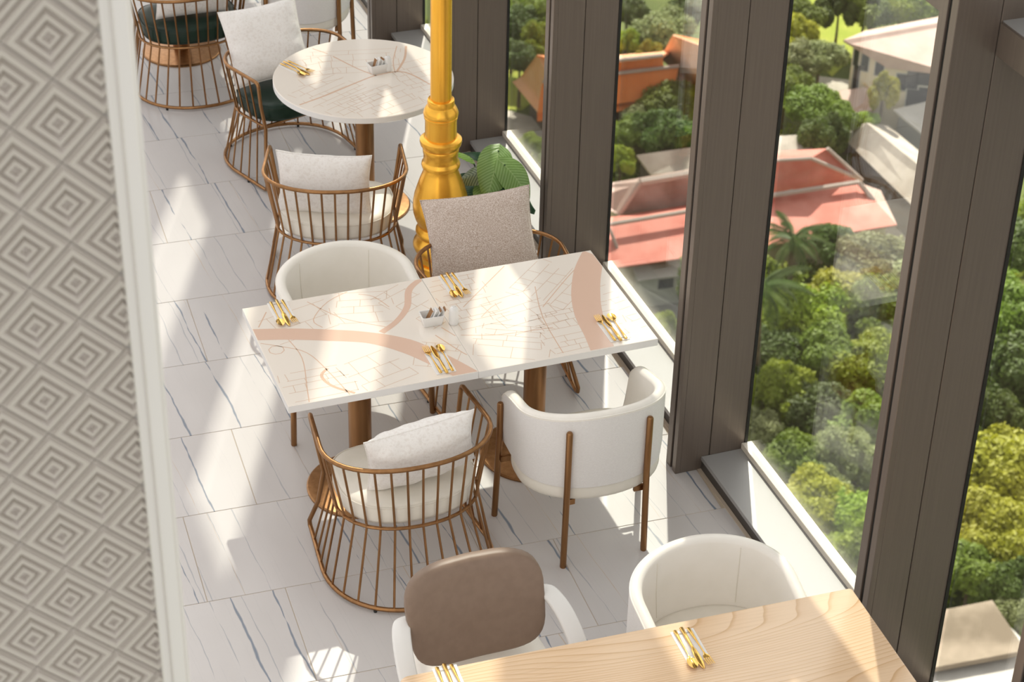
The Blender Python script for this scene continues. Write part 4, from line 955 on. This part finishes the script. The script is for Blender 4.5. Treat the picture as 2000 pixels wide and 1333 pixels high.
for x, y, wp, k, s_, lb in (
    (1000, 45, 95, 'd', 0, 'dark tree at the top of the narrow far window'), (1050, 80, 60, 'b', 1, 'bright green tree behind the pavilion gable'), (1015, 110, 70, 'd', 2, 'dark tree left of the pavilion gable'), (1035, 282, 46, 'b', 3, 'small bright shrub below the pavilion eave'),
    (1095, 40, 90, 'm', 2, 'tree mostly hidden behind the fin by the pavilion'), (1225, 22, 80, 'd', 0, 'dark tree at the top of the middle window'), (1288, 62, 105, 'p', 2, 'big round pale green tree above the orange roofs'), (1222, 82, 50, 'b', 1, 'bright small tree left of the round pale tree'),
    (1342, 20, 70, 'd', 3, 'dark tree right of the round pale tree'), (1268, 104, 40, 'y', 1, 'yellow green bush on the orange ridge line'), (1300, 205, 120, 'm', 0, 'large green tree in front of the orange roof'), (1222, 262, 70, 'm', 2, 'green tree at the left edge of the middle window'), (1262, 250, 70, 'd', 1, 'dark tree below the orange eaves'),
    (1312, 262, 100, 'd', 3, 'dark tree above the pale grey roof'), (1212, 312, 46, 'b', 1, 'bright conical bush beside the pale grey roof'), (1348, 195, 56, 'y', 2, 'yellowish tree beside the peach gable'), (1400, 230, 120, 'm', 0, 'tree mostly hidden behind the fin beside the tub armchair'), (1240, 225, 44, 'p', 3, 'pale small tree under the orange eaves'),
    (1555, 25, 90, 'm', 0, 'tree at the top left of the big window'), (1545, 75, 80, 'y', 1, 'yellow green tree near the top left of the big window'), (1548, 118, 84, 'p', 2, 'pale tree left of the lawn'), (1602, 108, 84, 'p', 0, 'pale bushy tree beside the beige house yard'), (1690, 12, 90, 'm', 3, 'tree above the dusty pink roof'),
    (1770, 12, 110, 'b', 0, 'bright tree above the far end of the dusty pink roof'), (1640, 10, 70, 'd', 1, 'dark tree beyond the lawn'), (1535, 165, 76, 'm', 2, 'green tree at the left edge of the big window'), (1592, 205, 100, 'm', 0, 'large green tree above the flat grey roof'), (1635, 232, 70, 'm', 3, 'green tree beside the long grey shed'),
    (1606, 262, 76, 'd', 1, 'dark tree behind the red hipped roof'), (1726, 180, 44, 'y', 1, 'slender yellow green tree in front of the beige house'), (1693, 232, 36, 'b', 2, 'small round bush at the tip of the long grey shed'), (1626, 475, 80, 'd', 3, 'dark tree right of the near palm'), (1700, 500, 130, 'p', 0, 'pale olive tree below the red roof corner'),
    (1560, 615, 150, 'b', 2, 'bright tree below the near palm'), (1650, 585, 150, 'y', 0, 'yellow green tree in the middle of the big window'), (1720, 620, 130, 'm', 1, 'green tree behind the glass reflection of the table'), (1515, 690, 120, 'd', 0, 'dark tree below the drooping palm'), (1600, 700, 140, 'm', 3, 'green tree under the bright tree'),
    (1690, 720, 140, 'b', 2, 'bright tree low on the right of the big window'), (1530, 775, 110, 'b', 1, 'bright round tree in the lower big window'), (1610, 800, 130, 'd', 0, 'dark tree in the lower middle of the big window'), (1480, 845, 90, 'p', 2, 'pale feathery tree above the sill'), (1700, 840, 140, 'm', 3, 'green tree beside the fin of the oak table'),
    (1560, 890, 120, 'm', 0, 'green tree just above the sill'), (1645, 905, 110, 'p', 1, 'pale tree low in the big window'), (1600, 985, 130, 'y', 2, 'yellow green tree by the lower sill'), (1665, 1010, 120, 'b', 0, 'bright tree close to the sill by the oak table'), (1640, 1095, 110, 'b', 3, 'bright low tree at the bottom of the big window'), (1700, 1120, 120, 'm', 1, 'tree half hidden by the fin at the oak table'),
    (1970, 480, 130, 'd', 0, 'dark tree at the top of the right edge window'), (1960, 610, 150, 'm', 2, 'green tree upper in the right edge window'), (1975, 730, 150, 'd', 3, 'dark tree in the middle of the right edge window'), (1930, 830, 110, 'd', 1, 'dark tree against the near fin edge'), (1955, 925, 190, 'y', 0, 'large yellow green tree in the right edge window'),
    (1960, 1050, 170, 'y', 2, 'yellow green tree above the concrete roof'), (1895, 1120, 120, 'm', 3, 'green tree left above the concrete roof'), (1965, 1140, 100, 'd', 1, 'dark tree right above the concrete roof'), (1995, 1200, 80, 'p', 0, 'pale shrub at the corner of the concrete roof'), (1800, 1000, 160, 'm', 0, 'tree hidden behind the nearest broad fin'), (1830, 780, 150, 'b', 2, 'tree farther back behind the nearest broad fin'),
    (1420, 560, 150, 'm', 1, 'tree hidden behind the fin by the map table'), (1400, 720, 150, 'd', 2, 'lower tree hidden behind the fin by the map table'), (1290, 640, 60, 'b', 1, 'small green shrub below the white shed'), (1820, 560, 150, 'p', 3, 'pale tree behind the upper part of the nearest broad fin')):
    tree(x, y, wp, K[k], s_, lb, 1.9 if 'slender' in lb else 1.35 if s_ == 1 else 1.0, 6.2 if 'slender' in lb else None)

def frond_mesh():
    mb = MB(); L = 2.6; n = 18; P = []
    for i in range(n+1):
        t = i/n; P.append(Vector((0, L*(t - .12*t*t), .75*t - 1.75*t*t)))
    mb.tube(P, [.035*(1-.8*i/n) for i in range(n+1)], False, 5)
    for i in range(2, n+1):
        t = i/n; ll = .62*math.sin(PI*min(1, .18+t*.8))**.7
        for s_ in (-1, 1):
            a = P[i]; d = Vector((s_*.85, .5, -.55)).normalized(); w_ = Vector((0, .055, 0))
            mb.add([a-w_, a+w_, a+d*ll*.6+w_*.8+Vector((0, 0, -.02)), a+d*ll+Vector((0, 0, -.14)), a+d*ll*.6-w_*.8], [(0, 1, 2, 3, 4)])
    return mb.mesh('frond')
FR = frond_mesh(); FR.materials.append(m_leaf('palm_foliage', (0.07, 0.13, 0.035), (0.16, 0.24, 0.07), .3, 1.0))
def palm(x, y, hc, sc, label):
    p = gp(x, y, hc); e = empty('palm_tree', (p.x, p.y, GZ)); tag(e, label, 'palm tree', 'palms outside the windows')
    MB().tube(curve([(.9, .3, 0), (.4, .1, hc*.4), (.1, 0, hc*.75), (0, 0, hc)], 6), [.22-.004*i for i in range(19)], False, 8).build('trunk', M['bark'], e)
    for k in range(18):
        o = link('frond', FR, None, e); o.location = (0, 0, hc); o.scale = (sc, sc, sc); o.rotation_euler = ((.75, .35, -.15)[k % 3], 0, k*2.399)
palm(1548, 468, 9.5, 1.0, 'coconut palm with upright crown in front of the red roof'); palm(1487, 560, 11.0, 1.25, 'drooping coconut palm at the left edge of the big window')

# ---- undergrowth closing the gaps between the trees
def undergrowth():
    r = np.random.RandomState(77)
    polys = [[(p.x, p.y) for p in P] for P in PATCHES] + [[(q.x, q.y) for q in Q] for L in WALLS.values() for Q in L]
    def blocked(x, y, pad):
        for P in polys:
            ins = False; near = 1e9
            for (x0, y0), (x1, y1) in zip(P, P[1:]+P[:1]):
                if (y0 > y) != (y1 > y) and x < (x1-x0)*(y-y0)/(y1-y0)+x0: ins = not ins
                dx, dy = x1-x0, y1-y0; t = max(0, min(1, ((x-x0)*dx+(y-y0)*dy)/(dx*dx+dy*dy+1e-9))); near = min(near, math.hypot(x0+t*dx-x, y0+t*dy-y))
            if ins or near < pad: return True
        return False
    V = []; n = 0
    for k in range(2600):
        d = r.uniform(55, 190); a = r.uniform(math.radians(14), math.radians(52)); x, y = d*math.sin(a), d*math.cos(a); R = r.uniform(1.3, 2.9)
        if blocked(x, y, R*.9): continue
        n += 1
        if n > 620: break
        m = 420; dv = r.normal(size=(m, 3)); dv /= np.linalg.norm(dv, axis=1)[:, None]; dv[:, 2] = np.abs(dv[:, 2])
        p = np.array([x, y, GZ]) + dv*np.array([R, R, R*r.uniform(.6, 1.3)])*r.uniform(.6, 1.1, m)[:, None]*(1+.25*np.sin(dv[:, :1]*7+k)*np.cos(dv[:, 1:2]*6))
        nr = dv + r.normal(size=(m, 3))*.6; nr /= np.linalg.norm(nr, axis=1)[:, None]; aa = np.cross(nr, r.normal(size=(m, 3))); aa /= np.linalg.norm(aa, axis=1)[:, None]; bb = np.cross(nr, aa); sz = r.uniform(.10, .32, m)[:, None]
        q = np.zeros((m*4, 3)); q[0::4] = p-aa*sz; q[1::4] = p-bb*sz*.6; q[2::4] = p+aa*sz; q[3::4] = p+bb*sz*.6; V.append(q)
    V = np.concatenate(V); me = bpy.data.meshes.new('undergrowth'); me.from_pydata(V.tolist(), [], np.arange(len(V)).reshape(-1, 4).tolist())
    me.materials.append(m_leaf('undergrowth_foliage', (0.10, 0.19, 0.02), (0.34, 0.40, 0.05), .35, 0.10))
    tag(link('undergrowth', me, None), 'green undergrowth filling the ground between the trees', 'undergrowth', kind='stuff')
undergrowth()
